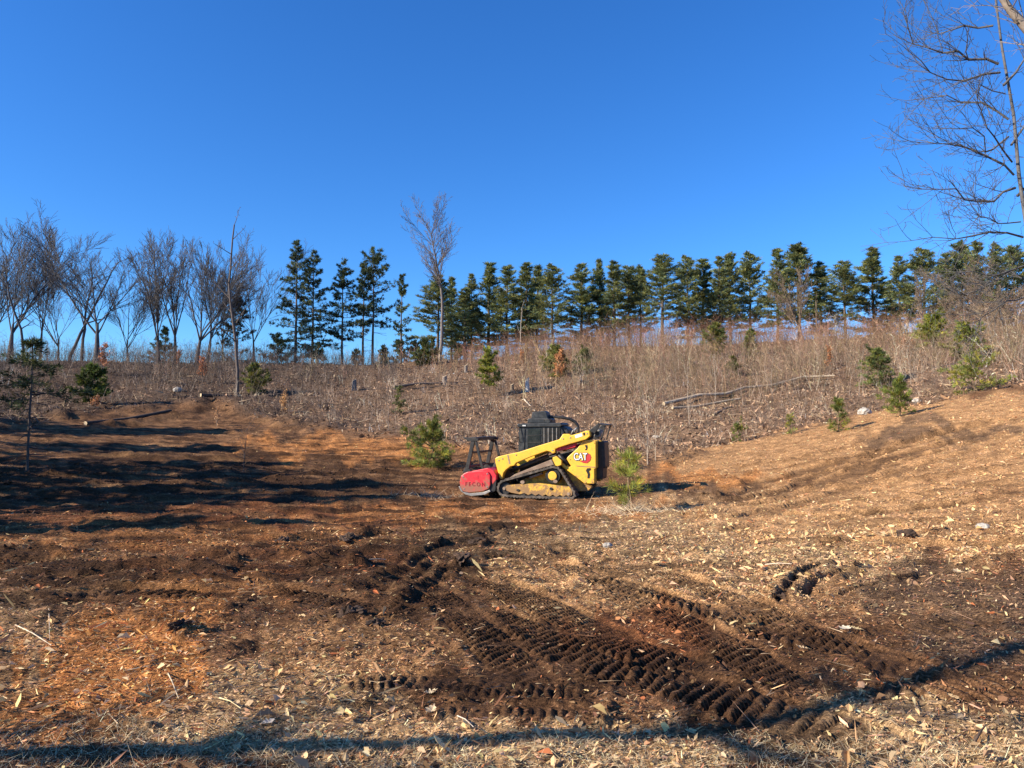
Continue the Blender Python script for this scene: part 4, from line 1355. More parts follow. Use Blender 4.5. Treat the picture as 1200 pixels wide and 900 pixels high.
x, y = scatter(11000, 42, 90, 1.4, ridge_keep, math.radians(37))
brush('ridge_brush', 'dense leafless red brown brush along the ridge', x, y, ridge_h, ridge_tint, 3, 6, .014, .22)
x, y = scatter(5200, 27, 68, 1.2, lambda x, y: (cleared(x, y) < .25) & (RNG.random(len(x)) < np.interp(upx(x, y), [-50, 400, 560, 700, 1250], [1, 1, .9, .8, .8])), math.radians(37))
brush('slope_brush', 'thin leafless stems standing over the slope', x, y, lambda x, y: RNG.lognormal(math.log(.62), .5, len(x)) * (1 + .5 * ss(0, 20, x)) * (.8 + .6 * ss(38, 56, y)),
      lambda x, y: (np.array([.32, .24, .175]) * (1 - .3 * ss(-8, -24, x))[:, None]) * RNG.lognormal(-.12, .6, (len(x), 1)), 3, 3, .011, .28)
x, y = scatter(800, 36, 72, 1.2, lambda x, y: (upx(x, y) > 1060) & (cleared(x, y) < .3), math.radians(40))
brush('bank_brush', 'grey tangled brush at the top of the right bank', x, y, lambda x, y: RNG.uniform(1.0, 3.2, len(x)) * ss(34, 60, y) + .4, lambda x, y: np.array([.33, .25, .175]) * RNG.lognormal(0, .3, (len(x), 1)), 4, 6, .010, .45)
x, y = scatter(4500, 30, 62, 1.2, lambda x, y: (cleared(x, y) < .2) & (fbm(x / 4, y / 4, 2, 95) > .12) & (RNG.random(len(x)) < np.interp(upx(x, y), [-50, 450, 620, 1250], [.15, .25, .9, 1])), math.radians(37))
sticks('bent_grass', x, y, RNG.lognormal(math.log(.55), .35, len(x)), np.full(len(x), .012), lambda x, y, z, dk: np.array([.42, .30, .165]) * RNG.lognormal(0, .4, (len(x), 1)), 'bent golden grass in clumps among the brush', .9)
x, y = scatter(2400, 60, 84, 1.4, lambda x, y: (upx(x, y) < 470) & (RNG.random(len(x)) < np.interp(upx(x, y), [0, 300, 470], [1, .9, .3])), math.radians(37))
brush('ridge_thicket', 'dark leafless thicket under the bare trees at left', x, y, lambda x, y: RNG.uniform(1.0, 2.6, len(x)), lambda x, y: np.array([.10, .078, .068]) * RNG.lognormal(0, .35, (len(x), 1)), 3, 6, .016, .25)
# straw round the foot of the young pine in front of the machine
bx, by = ground_hit(737, 601)
x, y = bx + RNG.normal(0, .55, 420), by + RNG.normal(-.15, .35, 420)
sticks('straw', x, y, RNG.lognormal(math.log(.28), .4, 420), np.full(420, .006), lambda x, y, z, dk: np.array([.56, .43, .28]) * RNG.lognormal(0, .25, (len(x), 1)), 'pale dead stalks heaped round the foot of the young pine', .5)
bx, by = ground_hit(500, 585)
x, y = bx + RNG.normal(0, .5, 160), by + RNG.normal(0, .3, 160)
sticks('dead_stalks', x, y, RNG.lognormal(math.log(.3), .4, 160), np.full(160, .006), lambda x, y, z, dk: np.array([.42, .32, .21]) * RNG.lognormal(0, .25, (len(x), 1)), 'dead stalks left of the mulching head', .5)


# ---------------------------------------------------------------- logs, stumps, stones, single leaves and sticks
def log_between(pix, r0, r1, name, label, tint, cat='log', group=None, sides=9, lift=.7):
    pts = np.array([spot(u, v, r0 * lift) for u, v in pix])
    base = pts[0].copy()
    P = pts - base
    rr = np.linspace(r0, r1, len(P))
    V, F = [], []
    d = unit(np.gradient(P, axis=0))
    for i, (p, dd, r) in enumerate(zip(P, d, rr)):
        a = unit(np.cross(dd, [0, 0, 1.0]))
        b = np.cross(a, dd)
        for k in range(sides):
            t = k * 2 * PI / sides
            q = r * (1 + .12 * math.sin(3 * t + i) + random.uniform(-.06, .06))
            V.append(p + a * math.cos(t) * q + b * math.sin(t) * q)
    n = len(P)
    faces = [[i * sides + k, i * sides + (k + 1) % sides, (i + 1) * sides + (k + 1) % sides, (i + 1) * sides + k] for i in range(n - 1) for k in range(sides)]
    me = raw_mesh(name, np.array(V), np.array(faces), M_WOOD, np.tile(tint, (len(faces), 1)), smooth=True)
    o = tag(link(name, me, None, base), label, cat, group)
    for ring_ in (V[:sides][::-1], V[(n - 1) * sides:]):
        cut = bpy.data.meshes.new('cut_end')
        cut.from_pydata([tuple(v) for v in ring_], [], [list(range(sides))])
        a_ = cut.attributes.new('tint', 'FLOAT_COLOR', 'FACE')
        a_.data.foreach_set('color', [.55, .42, .27, 1])
        cut.materials.append(M_WOOD)
        link('cut_end', cut, o)
    return o


log_between([(778, 478), (820, 470), (850, 466), (872, 458), (905, 453), (940, 445), (978, 444)], .125, .07, 'fallen_log', 'long pale fallen trunk lying across the brush slope', (.46, .36, .26), lift=2.2)
log_between([(788, 481), (815, 476), (850, 471), (868, 468)], .09, .06, 'fallen_limb', 'shorter fallen limb just below the long fallen trunk', (.42, .33, .24), lift=1.2)
log_between([(836, 488), (852, 480), (868, 474)], .07, .04, 'fallen_limb', 'dark short limb under the middle of the fallen trunk', (.17, .12, .09), lift=1.2)
log_between([(462, 456), (490, 454), (522, 452)], .11, .08, 'fallen_log', 'dark log lying on the slope below the tall bare tree', (.16, .12, .10))
log_between([(614, 468), (620, 474), (627, 481)], .06, .04, 'fallen_limb', 'pale slanting limb above the cab', (.58, .48, .36), lift=1.5)
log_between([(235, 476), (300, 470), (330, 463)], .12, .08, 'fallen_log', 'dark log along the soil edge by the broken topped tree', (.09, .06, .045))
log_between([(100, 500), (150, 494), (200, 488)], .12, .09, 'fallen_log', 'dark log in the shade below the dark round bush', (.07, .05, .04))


def stump(u, v, H, r, label, tint, name='tree_stump'):
    base = spot(u, v, -.05)
    s = 10
    V, F = [], []
    for k, (z, q) in enumerate([(0, 1.3), (H * .25, 1.0), (H * .7, .92), (H, .9)]):
        for i in range(s):
            t = i * 2 * PI / s
            rr = r * q * (1 + .1 * math.sin(4 * t + k))
            V.append((rr * math.cos(t), rr * math.sin(t), z + (.10 * H * math.sin(t + 1) if k == 3 else 0)))
    for k in range(3):
        for i in range(s):
            F.append([k * s + i, k * s + (i + 1) % s, (k + 1) * s + (i + 1) % s, (k + 1) * s + i])
    me = raw_mesh(name, np.array(V), np.array(F), M_WOOD, np.tile(tint, (len(F), 1)), smooth=True)
    o = tag(link(name, me, None, base), label, 'stump', 'stumps on the slope')
    c = bpy.data.meshes.new('cut_face')
    c.from_pydata([V[3 * s + i] for i in range(s)], [], [list(range(s))])
    a_ = c.attributes.new('tint', 'FLOAT_COLOR', 'FACE')
    a_.data.foreach_set('color', [.5, .38, .25, 1])
    c.materials.append(M_WOOD)
    link('cut_face', c, o)


stump(618, 461, 1.0, .15, 'pale birch stump standing above the cab', (.62, .56, .48))
stump(415, 459, .8, .17, 'grey stump left of the dark log on the slope', (.22, .18, .15))
stump(521, 452, .7, .19, 'grey stump at the right end of the dark log', (.24, .19, .16))
stump(600, 458, .6, .14, 'short brown stump left of the birch stump', (.2, .15, .11))
stump(546, 436, .7, .15, 'grey stump high on the slope left of the round pine', (.26, .21, .17))


def f_stone(t, b, L):
    g = N(t, 'ShaderNodeTexCoord')
    n = N(t, 'ShaderNodeTexNoise', i_Scale=7.0, i_Detail=6.0)
    L(g.outputs['Object'], n.inputs['Vector'])
    r = ramp(t, [(.3, (.22, .19, .16)), (.6, (.40, .36, .31)), (.75, (.5, .46, .4))])
    L(n.outputs['Fac'], r.inputs[0])
    L(r.outputs[0], b.inputs['Base Color'])
    b.inputs['Roughness'].default_value = .9


def f_clod(t, b, L):
    g = N(t, 'ShaderNodeTexCoord')
    n = N(t, 'ShaderNodeTexNoise', i_Scale=14.0, i_Detail=6.0)
    L(g.outputs['Object'], n.inputs['Vector'])
    r = ramp(t, [(.3, (.025, .014, .009)), (.6, (.065, .035, .02)), (.75, (.16, .09, .05))])
    L(n.outputs['Fac'], r.inputs[0])
    L(r.outputs[0], b.inputs['Base Color'])
    b.inputs['Roughness'].default_value = .95


M_STONE, M_CLOD = mat('fieldstone', f_stone), mat('soil_clod', f_clod)


def lump(u, v, sx, sy, sz, name, label, cat, m, seed, group=None, rough=.28):
    import bmesh
    bm = bmesh.new()
    bmesh.ops.create_icosphere(bm, subdivisions=4, radius=1)
    co = np.array([vv.co for vv in bm.verts])
    k = 1 + rough * fbm(co[:, 0] * 1.6 + seed * 3.1, co[:, 1] * 1.6 + co[:, 2] * 1.3, 3, seed) + rough * .6 * pn(co[:, 2] * 4 + seed, co[:, 0] * 4 - co[:, 1] * 3, seed + 5)
    for vv, kk in zip(bm.verts, k):
        vv.co = Vector((vv.co.x * sx * kk, vv.co.y * sy * kk, vv.co.z * sz * kk))
    me = bpy.data.meshes.new(name)
    bm.to_mesh(me)
    bm.free()
    me.materials.append(m)
    o = link(name, me, None, spot(u, v, sz * (.45 if cat == 'rock' else .1)), seed * .8)
    return tag(o, label, cat, group)


lump(1013, 486, .30, .24, .22, 'boulder', 'pale rounded boulder beside the small pine on the bank', 'rock', M_STONE, 3)
lump(1074, 470, .22, .2, .16, 'boulder', 'pale boulder right of the open young pine', 'rock', M_STONE, 4)
lump(208, 464, .28, .24, .2, 'boulder', 'grey stone in the slash on the shaded slope', 'rock', M_STONE, 5)
lump(769, 516, .25, .2, .14, 'boulder', 'flat pale stone right of the pale forked sapling', 'rock', M_STONE, 6)
lump(1152, 621, .10, .08, .06, 'stone', 'small pale stone on the leafy bank at right', 'rock', M_STONE, 7)
lump(712, 645, .07, .06, .05, 'stone', 'small white stone on the tan chips below the young pine', 'rock', M_STONE, 8)
for i, (u, v, s, lab) in enumerate([
        (414, 726, .09, 'dark soil clod in the chips left of the lower track print'), (1062, 629, .14, 'dark root clod on the tan ground right of the young pine'), (408, 641, .13, 'dark soil clod at the end of the pushed ridge'),
        (560, 644, .11, 'dark soil clod at the top of the upper track print'), (440, 735, .06, 'small dark clod right of the chip clod'), (210, 744, .07, 'small dark clod beside the orange chips'),
        (540, 670, .11, 'dark soil clod below the pushed furrow'), (320, 615, .14, 'dark soil lump in the red chip strip'), (870, 604, .12, 'dark clod behind the leafy tan ground'),
        (330, 640, .10, 'dark clod in the turned soil left of the pushed ridge'), (918, 700, .07, 'dark clod at the foot of the curved berm'), (940, 676, .06, 'dark clod on the crest of the curved berm')]):
    lump(u, v, s * 1.25, s * .8, s * .62, 'soil_clod', lab, 'clod', M_CLOD, 20 + i, 'loose clods of dark soil', .85)


def big_leaf(u, v, size, rz, label, tint, lobes=4, curl=.35, tilt=(0, 0)):
    """a lobed oak leaf with midrib, curled"""
    m = 18
    V = [(0, 0, 0)]
    for i in range(m + 1):
        t = i / m
        wv = (.26 * math.sin(PI * min(t * 1.02, 1)) * (1 + .42 * math.sin(t * lobes * 2 * PI + 1.2)) + .012) * size
        xx = t * size
        zz = curl * size * (t - .45) ** 2 * 1.4
        V += [(xx, wv, zz + curl * wv * .9 + random.uniform(-.004, .004)), (xx, 0, zz), (xx, -wv, zz + curl * wv * .7 + random.uniform(-.004, .004))]
    V = V[1:]
    F = []
    for i in range(m):
        a = i * 3
        F += [[a, a + 1, a + 4, a + 3], [a + 1, a + 2, a + 5, a + 4]]
    me = raw_mesh('oak_leaf', np.array(V), np.array(F), M_LEAF, np.array(tint) * RNG.uniform(.85, 1.15, (len(F), 1)))
    base = spot(u, v, .02)
    o = tag(link('oak_leaf', me, None, base), label, 'leaf', 'big dead leaves in the near litter')
    o.rotation_euler = (tilt[0], tilt[1], rz)
    p = np.array([(-.22 * size, 0, .03 * size), (.02, 0, curl * size * .28)])
    Vs, Fs = spikes(p[1:2], p[0:1], np.array([.0025]))
    link('stalk', raw_mesh('stalk', Vs, Fs, M_BRUSH, np.tile((.40, .29, .17), (len(Fs), 1))), o)
    return o


big_leaf(527, 893, .15, 2.4, 'large straw coloured dead leaf standing up at the bottom edge', (.70, .56, .31), tilt=(.5, -.35))
big_leaf(985, 745, .13, .6, 'pale star shaped dead leaf on the dark track print', (.70, .60, .44), lobes=3)
big_leaf(1011, 744, .11, 2.2, 'yellowish dead leaf right of the pale star shaped leaf', (.62, .47, .24))
big_leaf(500, 841, .10, 1.2, 'curled pale leaf below the level track print', (.66, .50, .31), curl=.7)
big_leaf(497, 818, .09, .5, 'small curled cream leaf above the curled pale leaf', (.66, .52, .34), curl=.6)
big_leaf(640, 870, .09, 2.9, 'buff dead leaf near the bottom edge right of the straw coloured leaf', (.55, .41, .24))
big_leaf(1125, 828, .09, 1.9, 'tan dead leaf in the bottom right litter', (.55, .38, .2), curl=.5)
big_leaf(948, 770, .09, 2.5, 'tan curled leaf at the edge of the crossing track prints', (.6, .44, .26), curl=.5)
big_leaf(306, 861, .09, .9, 'grey pale leaf at the edge of the near dry grass', (.50, .44, .38), curl=.3)
big_leaf(1127, 643, .17, .3, 'large pale leaf on the dark soil at right', (.66, .50, .32), curl=.4)
big_leaf(1123, 677, .16, 1.1, 'pair of pale curled leaves by the right berm', (.62, .46, .28), curl=.6)
big_leaf(1155, 872, .09, 2.1, 'russet dead leaf in the bottom right corner', (.45, .24, .10), curl=.5)


def one_stick(p, q, r, label, tint):
    a, b = spot(*p, r + .012), spot(*q, r + .03)
    mid = (a + b) / 2 + np.array([.0, .0, .012])
    pts = np.array([a, mid, b]) - a
    V, F = tubes(pts[:-1], pts[1:], np.array([r, r * .8]), np.array([r * .8, r * .5]), 5)
    o = tag(link('stick', raw_mesh('stick', V, F, M_WOOD, np.tile(tint, (len(F), 1)), smooth=True), None, a), label, 'stick', 'single sticks on the ground')
    return o


one_stick((18, 738), (60, 764), .006, 'pale straight stick at the left edge above the orange chips', (.60, .48, .34))
one_stick((57, 722), (58, 757), .004, 'thin upright looking twig beside the pale straight stick', (.42, .34, .26))
one_stick((257, 830), (282, 842), .005, 'short yellow stick below the orange chips', (.66, .50, .27))
one_stick((195, 785), (209, 832), .005, 'pale grass stalk at the right edge of the orange chips', (.55, .43, .29))
one_stick((897, 667), (928, 670), .007, 'pale stick lying on the tan chips left of the curved berm', (.66, .52, .38))
one_stick((536, 840), (555, 858), .004, 'thin pale stick below the level track print', (.62, .5, .38))
one_stick((1140, 880), (1156, 862), .008, 'dark stick standing in the bottom right litter', (.14, .09, .06))
one_stick((428, 663), (452, 661), .009, 'pale stick on the turned soil left of the upper furrow', (.6, .46, .32))


# ---------------------------------------------------------------- the machine
def dirt(t, b, L, src, amount=.9, low=.15, high=1.0):
    """dried mud splashed up from the ground, in patches"""
    g = N(t, 'ShaderNodeTexCoord')
    sp = N(t, 'ShaderNodeSeparateXYZ')
    L(g.outputs['Object'], sp.inputs[0])
    n = N(t, 'ShaderNodeTexNoise', i_Scale=6.0, i_Detail=9.0, i_Roughness=.75)
    L(g.outputs['Object'], n.inputs['Vector'])
    mr = N(t, 'ShaderNodeMapRange')
    mr.inputs[1].default_value, mr.inputs[2].default_value = low, high
    mr.inputs[3].default_value, mr.inputs[4].default_value = .20, -.10
    L(sp.outputs[2], mr.inputs[0])
    ad = N(t, 'ShaderNodeMath', operation='ADD')
    L(n.outputs['Fac'], ad.inputs[0])
    L(mr.outputs[0], ad.inputs[1])
    r = ramp(t, [(.52, (0, 0, 0)), (.66, (amount,) * 3)])
    L(ad.outputs[0], r.inputs[0])
    mx = N(t, 'ShaderNodeMix', data_type='RGBA')
    L(r.outputs[0], mx.inputs[0])
    L(src, mx.inputs[6])
    mx.inputs[7].default_value = (.21, .125, .075, 1)
    L(mx.outputs[2], b.inputs['Base Color'])
    rr = N(t, 'ShaderNodeMapRange')
    rr.inputs[3].default_value, rr.inputs[4].default_value = .42, .9
    L(r.outputs[0], rr.inputs[0])
    L(rr.outputs[0], b.inputs['Roughness'])


def f_yellow(t, b, L):
    g = N(t, 'ShaderNodeTexCoord')
    n = N(t, 'ShaderNodeTexNoise', i_Scale=5.0, i_Detail=8.0, i_Roughness=.7)
    L(g.outputs['Object'], n.inputs['Vector'])
    mp = N(t, 'ShaderNodeMapping')
    mp.inputs['Scale'].default_value = (3, 3, 60)
    mp.inputs['Rotation'].default_value = (0, .3, 0)
    L(g.outputs['Object'], mp.inputs[0])
    n2 = N(t, 'ShaderNodeTexNoise', i_Scale=3.0, i_Detail=3.0)
    L(mp.outputs[0], n2.inputs['Vector'])
    r = ramp(t, [(.40, (.82, .47, .045)), (.60, (.74, .41, .05)), (.75, (.50, .28, .07))])
    L(n.outputs['Fac'], r.inputs[0])
    r2 = ramp(t, [(.66, (1, 1, 1)), (.72, (.55, .5, .45))])
    L(n2.outputs['Fac'], r2.inputs[0])
    mx = N(t, 'ShaderNodeMix', data_type='RGBA', blend_type='MULTIPLY')
    mx.inputs[0].default_value = 1
    L(r.outputs[0], mx.inputs[6])
    L(r2.outputs[0], mx.inputs[7])
    b.inputs['Specular IOR Level'].default_value = .4
    dirt(t, b, L, mx.outputs[2])


def f_red(t, b, L):
    g = N(t, 'ShaderNodeTexCoord')
    n = N(t, 'ShaderNodeTexNoise', i_Scale=9.0, i_Detail=8.0, i_Roughness=.75)
    L(g.outputs['Object'], n.inputs['Vector'])
    r = ramp(t, [(.42, (.62, .016, .03)), (.58, (.50, .03, .04)), (.72, (.30, .06, .05))])
    L(n.outputs['Fac'], r.inputs[0])
    dirt(t, b, L, r.outputs[0], .8, .2, .75)


def plain(name, col, rough=.6, col2=None, scale=8.0, metal=0.0, spec=.4):
    def f(t, b, L):
        g = N(t, 'ShaderNodeTexCoord')
        n = N(t, 'ShaderNodeTexNoise', i_Scale=scale, i_Detail=7.0, i_Roughness=.65)
        L(g.outputs['Object'], n.inputs['Vector'])
        c2 = col2 or tuple(min(1, c * 1.5 + .02) for c in col)
        r = ramp(t, [(.42, col), (.72, c2)])
        L(n.outputs['Fac'], r.inputs[0])
        L(r.outputs[0], b.inputs['Base Color'])
        b.inputs['Roughness'].default_value = rough
        b.inputs['Metallic'].default_value = metal
        b.inputs['Specular IOR Level'].default_value = spec
    return mat(name, f)


MY = mat('yellow_paint', f_yellow)
MK = plain('black_steel', (.012, .012, .013), .5, (.05, .042, .036))
MCAB = plain('cab_black', (.016, .018, .020), .42, (.06, .06, .06))
MGL = plain('cab_glass', (.012, .015, .016), .12, (.03, .034, .034), spec=.6)
MR = mat('red_paint', f_red)
MRUB = plain('track_rubber', (.045, .038, .033), .85, (.20, .155, .12), 6.0)
MDUST = plain('dusty_steel', (.20, .135, .095), .85, (.34, .25, .18), 5.0)
MGREY = plain('grey_steel', (.22, .21, .20), .5, (.38, .35, .32), metal=.3)
MWHITE = plain('white_decal', (.8, .8, .78), .5, (.7, .69, .66))
MBLK = plain('black_decal', (.01, .01, .01), .5, (.02, .02, .02))
MREDD = plain('red_decal', (.48, .03, .03), .5, (.42, .05, .05))
MDRED = plain('dark_red_lettering', (.20, .004, .010), .6, (.16, .01, .015))
MLAMP = plain('lamp_lens', (.75, .75, .72), .2, (.7, .7, .68))

YAW = math.radians(17)
SYAW, CYAW = math.sin(YAW), math.cos(YAW)
MBASE = spot(649, 587)
PXM = FPX / (MBASE[1] * 1.0) * 5        # zoomed pixels (5 to one photograph pixel) per metre
UX, VZ = 645.0, 585.0                   # the base point in those zoomed pixels


def PM(xz, yz, wd):
    x = (xz - UX - SYAW * PXM * wd) / PXM / CYAW
    deep = wd * CYAW - x * SYAW
    k = 1 + deep / MBASE[1]
    z = (VZ - yz - 21.0 * deep) / PXM * k
    return x * k, z


def prism(pts, w0, w1, name, m, parent, bevel=.012, raw=False):
    """side outline (zoomed pixels) between depths w0 and w1"""
    Q = [p if raw else PM(p[0], p[1], w0) for p in pts]
    n = len(Q)
    V = [(x, w0, z) for x, z in Q] + [(x, w1, z) for x, z in Q]
    area = sum(Q[i][0] * Q[(i + 1) % n][1] - Q[(i + 1) % n][0] * Q[i][1] for i in range(n))
    F = [list(range(n)), list(range(n, 2 * n))[::-1]] + [[i + n, (i + 1) % n + n, (i + 1) % n, i] for i in range(n)]
    if area < 0:
        F = [f[::-1] for f in F]
    me = bpy.data.meshes.new(name)
    me.from_pydata(V, [], F)
    me.materials.append(m)
    o = link(name, me, parent)
    if bevel:
        b = o.modifiers.new('bevel', 'BEVEL')
        b.width = bevel
        b.segments = 2
        b.limit_method = 'ANGLE'
        b.angle_limit = math.radians(35)
    return o


def disc(xz, yz, rad, w0, w1, name, m, parent, sides=24, bevel=.012):
    x, z = PM(xz, yz, w0)
    return prism([(x + rad * math.cos(t * 2 * PI / sides), z + rad * math.sin(t * 2 * PI / sides)) for t in range(sides)], w0, w1, name, m, parent, bevel, raw=True)


def pipe(pts, r, name, m, parent, sides=8):
    P = np.array(pts, float)
    d = unit(np.gradient(P, axis=0))
    V = []
    for p, dd in zip(P, d):
        h = np.array([0, 1.0, 0]) if abs(dd[1]) < .9 else np.array([1.0, 0, 0])
        a = unit(np.cross(dd, h))
        b = np.cross(dd, a)
        V += [p + r * (a * math.cos(k * 2 * PI / sides) + b * math.sin(k * 2 * PI / sides)) for k in range(sides)]
    n = len(P)
    F = [[i * sides + k, i * sides + (k + 1) % sides, (i + 1) * sides + (k + 1) % sides, (i + 1) * sides + k] for i in range(n - 1) for k in range(sides)]
    F += [list(range(sides))[::-1], [(n - 1) * sides + k for k in range(sides)]]
    me = bpy.data.meshes.new(name)
    me.from_pydata([tuple(v) for v in V], [], F)
    for pl in me.polygons:
        pl.use_smooth = len(pl.vertices) == 4
    me.materials.append(m)
    return link(name, me, parent)


def beam(a, b, ta, tb, name, m, parent, bevel=.008):
    """square tube from a to b (local metres)"""
    a, b = np.array(a, float), np.array(b, float)
    d = unit(b - a)
    h = np.array([0, 1.0, 0]) if abs(d[1]) < .9 else np.array([1.0, 0, 0])
    s = unit(np.cross(d, h)) * ta / 2
    t = unit(np.cross(d, s)) * tb / 2
    V = [p + i * s + j * t for p in (a, b) for i, j in ((-1, -1), (1, -1), (1, 1), (-1, 1))]
    F = [[0, 1, 2, 3][::-1], [4, 5, 6, 7]] + [[i, (i + 1) % 4, (i + 1) % 4 + 4, i + 4] for i in range(4)]
    me = bpy.data.meshes.new(name)
    me.from_pydata([tuple(v) for v in V], [], F)
    me.materials.append(m)
    import bmesh
    bm = bmesh.new()
    bm.from_mesh(me)
    bmesh.ops.recalc_face_normals(bm, faces=bm.faces)
    bm.to_mesh(me)
    bm.free()
    o = link(name, me, parent)
    if bevel:
        q = o.modifiers.new('bevel', 'BEVEL')
        q.width = bevel
        q.segments = 2
    return o


def L3(xz, yz, wd):
    x, z = PM(xz, yz, wd)
    return (x, wd, z)


def lettering(txt, size, x, y, z, name, m, parent, width=None, depth=.004, offset=0.0, bold=0.0, shear=0.0):
    cu = bpy.data.curves.new(name, 'FONT')
    cu.body = txt
    cu.size = size
    cu.extrude = depth
    cu.offset = offset + bold
    cu.align_x = 'CENTER'
    cu.align_y = 'CENTER'
    cu.shear = shear
    tmp = bpy.data.objects.new(name, cu)
    COL.objects.link(tmp)
    dg = bpy.context.evaluated_depsgraph_get()
    me = bpy.data.meshes.new_from_object(tmp.evaluated_get(dg))
    COL.objects.unlink(tmp)
    bpy.data.objects.remove(tmp)
    me.materials.clear()
    me.materials.append(m)
    o = link(name, me, parent)
    xs = [v.co.x for v in me.vertices]
    if width:
        o.scale = (width / (max(xs) - min(xs)), 1, 1)
    o.location = (x, y, z)
    o.rotation_euler = (PI / 2, 0, 0)
    return o


def machine():
    W = 2.0
    root = thing('track_loader', 'yellow tracked loader with a red mulching head working in the clearing', 'track loader', MBASE - np.array([0, 0, .03]), -YAW)
    # --- tracks
    ring = [(360, 470), (480, 437), (600, 402), (636, 392), (668, 398), (692, 424), (728, 485), (762, 538), (768, 566), (752, 585), (722, 590), (600, 582), (480, 574), (380, 568), (346, 562), (327, 545), (320, 520), (328, 492), (342, 478)]
    R = np.array([PM(a, b, 0) for a, b in ring])
    R[R[:, 1] < .035, 1] = .035
    pts = []
    for i in range(len(R)):
        a, b = R[i], R[(i + 1) % len(R)]
        k = max(1, int(np.linalg.norm(b - a) / .05))
        pts += [a + (b - a) * j / k for j in range(k)]
    pts = np.array(pts)
    n = len(pts)
    cen = pts.mean(0)
    tan = unit(np.roll(pts, -1, 0) - np.roll(pts, 1, 0))
    nor = np.stack([tan[:, 1], -tan[:, 0]], 1)
    if ((pts - cen) * nor).sum(1).mean() < 0:
        nor = -nor
    T = .05

    def track(y0, y1):
        V, F = [], []
        for i in range(n):
            lug = .028 if i % 2 else 0.0
            o = pts[i] + nor[i] * lug
            q = pts[i] - nor[i] * T
            V += [(o[0], y0, o[1]), (o[0], y1, o[1]), (q[0], y1, q[1]), (q[0], y0, q[1])]
        for i in range(n):
            a, b = i * 4, ((i + 1) % n) * 4
            for k in range(4):
                F.append([a + k, a + (k + 1) % 4, b + (k + 1) % 4, b + k])
        me = bpy.data.meshes.new('track')
        me.from_pydata(V, [], F)
        me.materials.append(MRUB)
        import bmesh
        bm = bmesh.new()
        bm.from_mesh(me)
        bmesh.ops.recalc_face_normals(bm, faces=bm.faces)
        bm.to_mesh(me)
        bm.free()
        return link('track', me, root)
    for side in (0, 1):
        def D(a, b):
            return (a, b) if side == 0 else (W - a, W - b)
        y0, y1 = D(0, .45)
        tk = track(y0, y1)
        fr = [(366, 514), (378, 502), (436, 497), (560, 491), (740, 512), (752, 530), (750, 560), (732, 570), (716, 560), (700, 570), (680, 559), (660, 571), (640, 558), (620, 569), (600, 556), (580, 566), (560, 553), (540, 563), (520, 550), (500, 560), (478, 548), (450, 555), (400, 545), (372, 532)]

        def PW(pl):
            return [PM(a, b, .05) for a, b in pl]
        y0, y1 = D(.05, .20)
        tf = prism(PW(fr), y0, y1, 'track_frame', MY, root, .01, raw=True)
        for k, xx in enumerate((470, 520, 570, 620, 665, 705)):
            x, z = PM(xx, 566, .08)
            a, b = D(.07, .36)
            prism([(x + .085 * math.cos(t * PI / 8), max(z, .14) - .01 + .085 * math.sin(t * PI / 8)) for t in range(16)], a, b, 'roller', MK, tf, .008, raw=True)
        for xx, yy, rr, mm in ((364, 520, .20, MK), (732, 552, .17, MK), (640, 447, .23, MK)):
            x, z = PM(xx, yy, .08)
            a, b = D(.08, .36)
            wl = prism([(x + rr * math.cos(t * PI / 12), z + rr * math.sin(t * PI / 12)) for t in range(24)], a, b, 'drive_sprocket' if rr > .22 else 'idler_wheel', mm, tf, .015, raw=True)
            a, b = D(.03, .10)
            wl2 = prism([(x + .135 * math.cos(t * PI / 12), z + .135 * math.sin(t * PI / 12)) for t in range(24)] if rr > .22 else [(x + .05 * math.cos(t * PI / 8), z + .05 * math.sin(t * PI / 8)) for t in range(16)], a, b, 'hub', MY if rr > .22 else MDUST, tf, .012, raw=True)
        # track frame bolts and roller carrier
        for xx, yy in ((467, 484), (630, 522), (440, 530), (655, 480)):
            x, z = PM(xx, yy, .04)
            a, b = D(.02, .12)
            rr = .05 if yy > 500 else .07
            prism([(x + rr * math.cos(t * PI / 6), z + rr * .75 * math.sin(t * PI / 6)) for t in range(12)], a, b, 'bolt_boss', MK if yy > 500 else MDUST, tf, .006, raw=True)
        y0, y1 = D(.06, .5)
        prism([PM(a, b, .06) for a, b in [(374, 470), (422, 438), (632, 352), (648, 384), (600, 396), (480, 431)]], y0, y1, 'fender', MDUST, root, .012, raw=True)
        y0, y1 = D(.10, .5)
        prism([PM(a, b, .1) for a, b in [(640, 340), (662, 333), (690, 358), (690, 384), (668, 392), (642, 386)]], y0, y1, 'fender_bracket', MY, root, .01, raw=True)
        # inner guide under the top run
        y0, y1 = D(.12, .3)
        prism([PM(a, b, .1) for a, b in [(505, 452), (575, 428), (578, 440), (510, 462)]], y0, y1, 'step', MDUST, root, .005, raw=True)
        # loader arm
        arm = [(310, 345), (330, 334), (380, 322), (450, 308), (560, 272), (680, 235), (700, 204), (735, 204), (748, 212), (838, 184), (852, 186), (856, 216), (832, 236), (740, 262), (672, 284), (655, 292), (654, 312), (640, 318), (628, 308), (606, 303), (520, 334), (430, 372), (420, 388), (398, 392), (372, 412), (358, 430), (350, 468), (336, 462), (312, 372)]
        y0, y1 = D(.14, .38)
        la = prism([PM(a, b, .14) for a, b in arm], y0, y1, 'loader_arm', MY, root, .02, raw=True)
        y0, y1 = D(.134, .16)
        prism([PM(a, b, .13) for a, b in [(378, 326), (386, 324), (398, 376), (390, 380)]], y0, y1, 'arm_seam', MDUST, la, .0, raw=True)
        # red link and black lift cylinder
        y0, y1 = D(.24, .36)
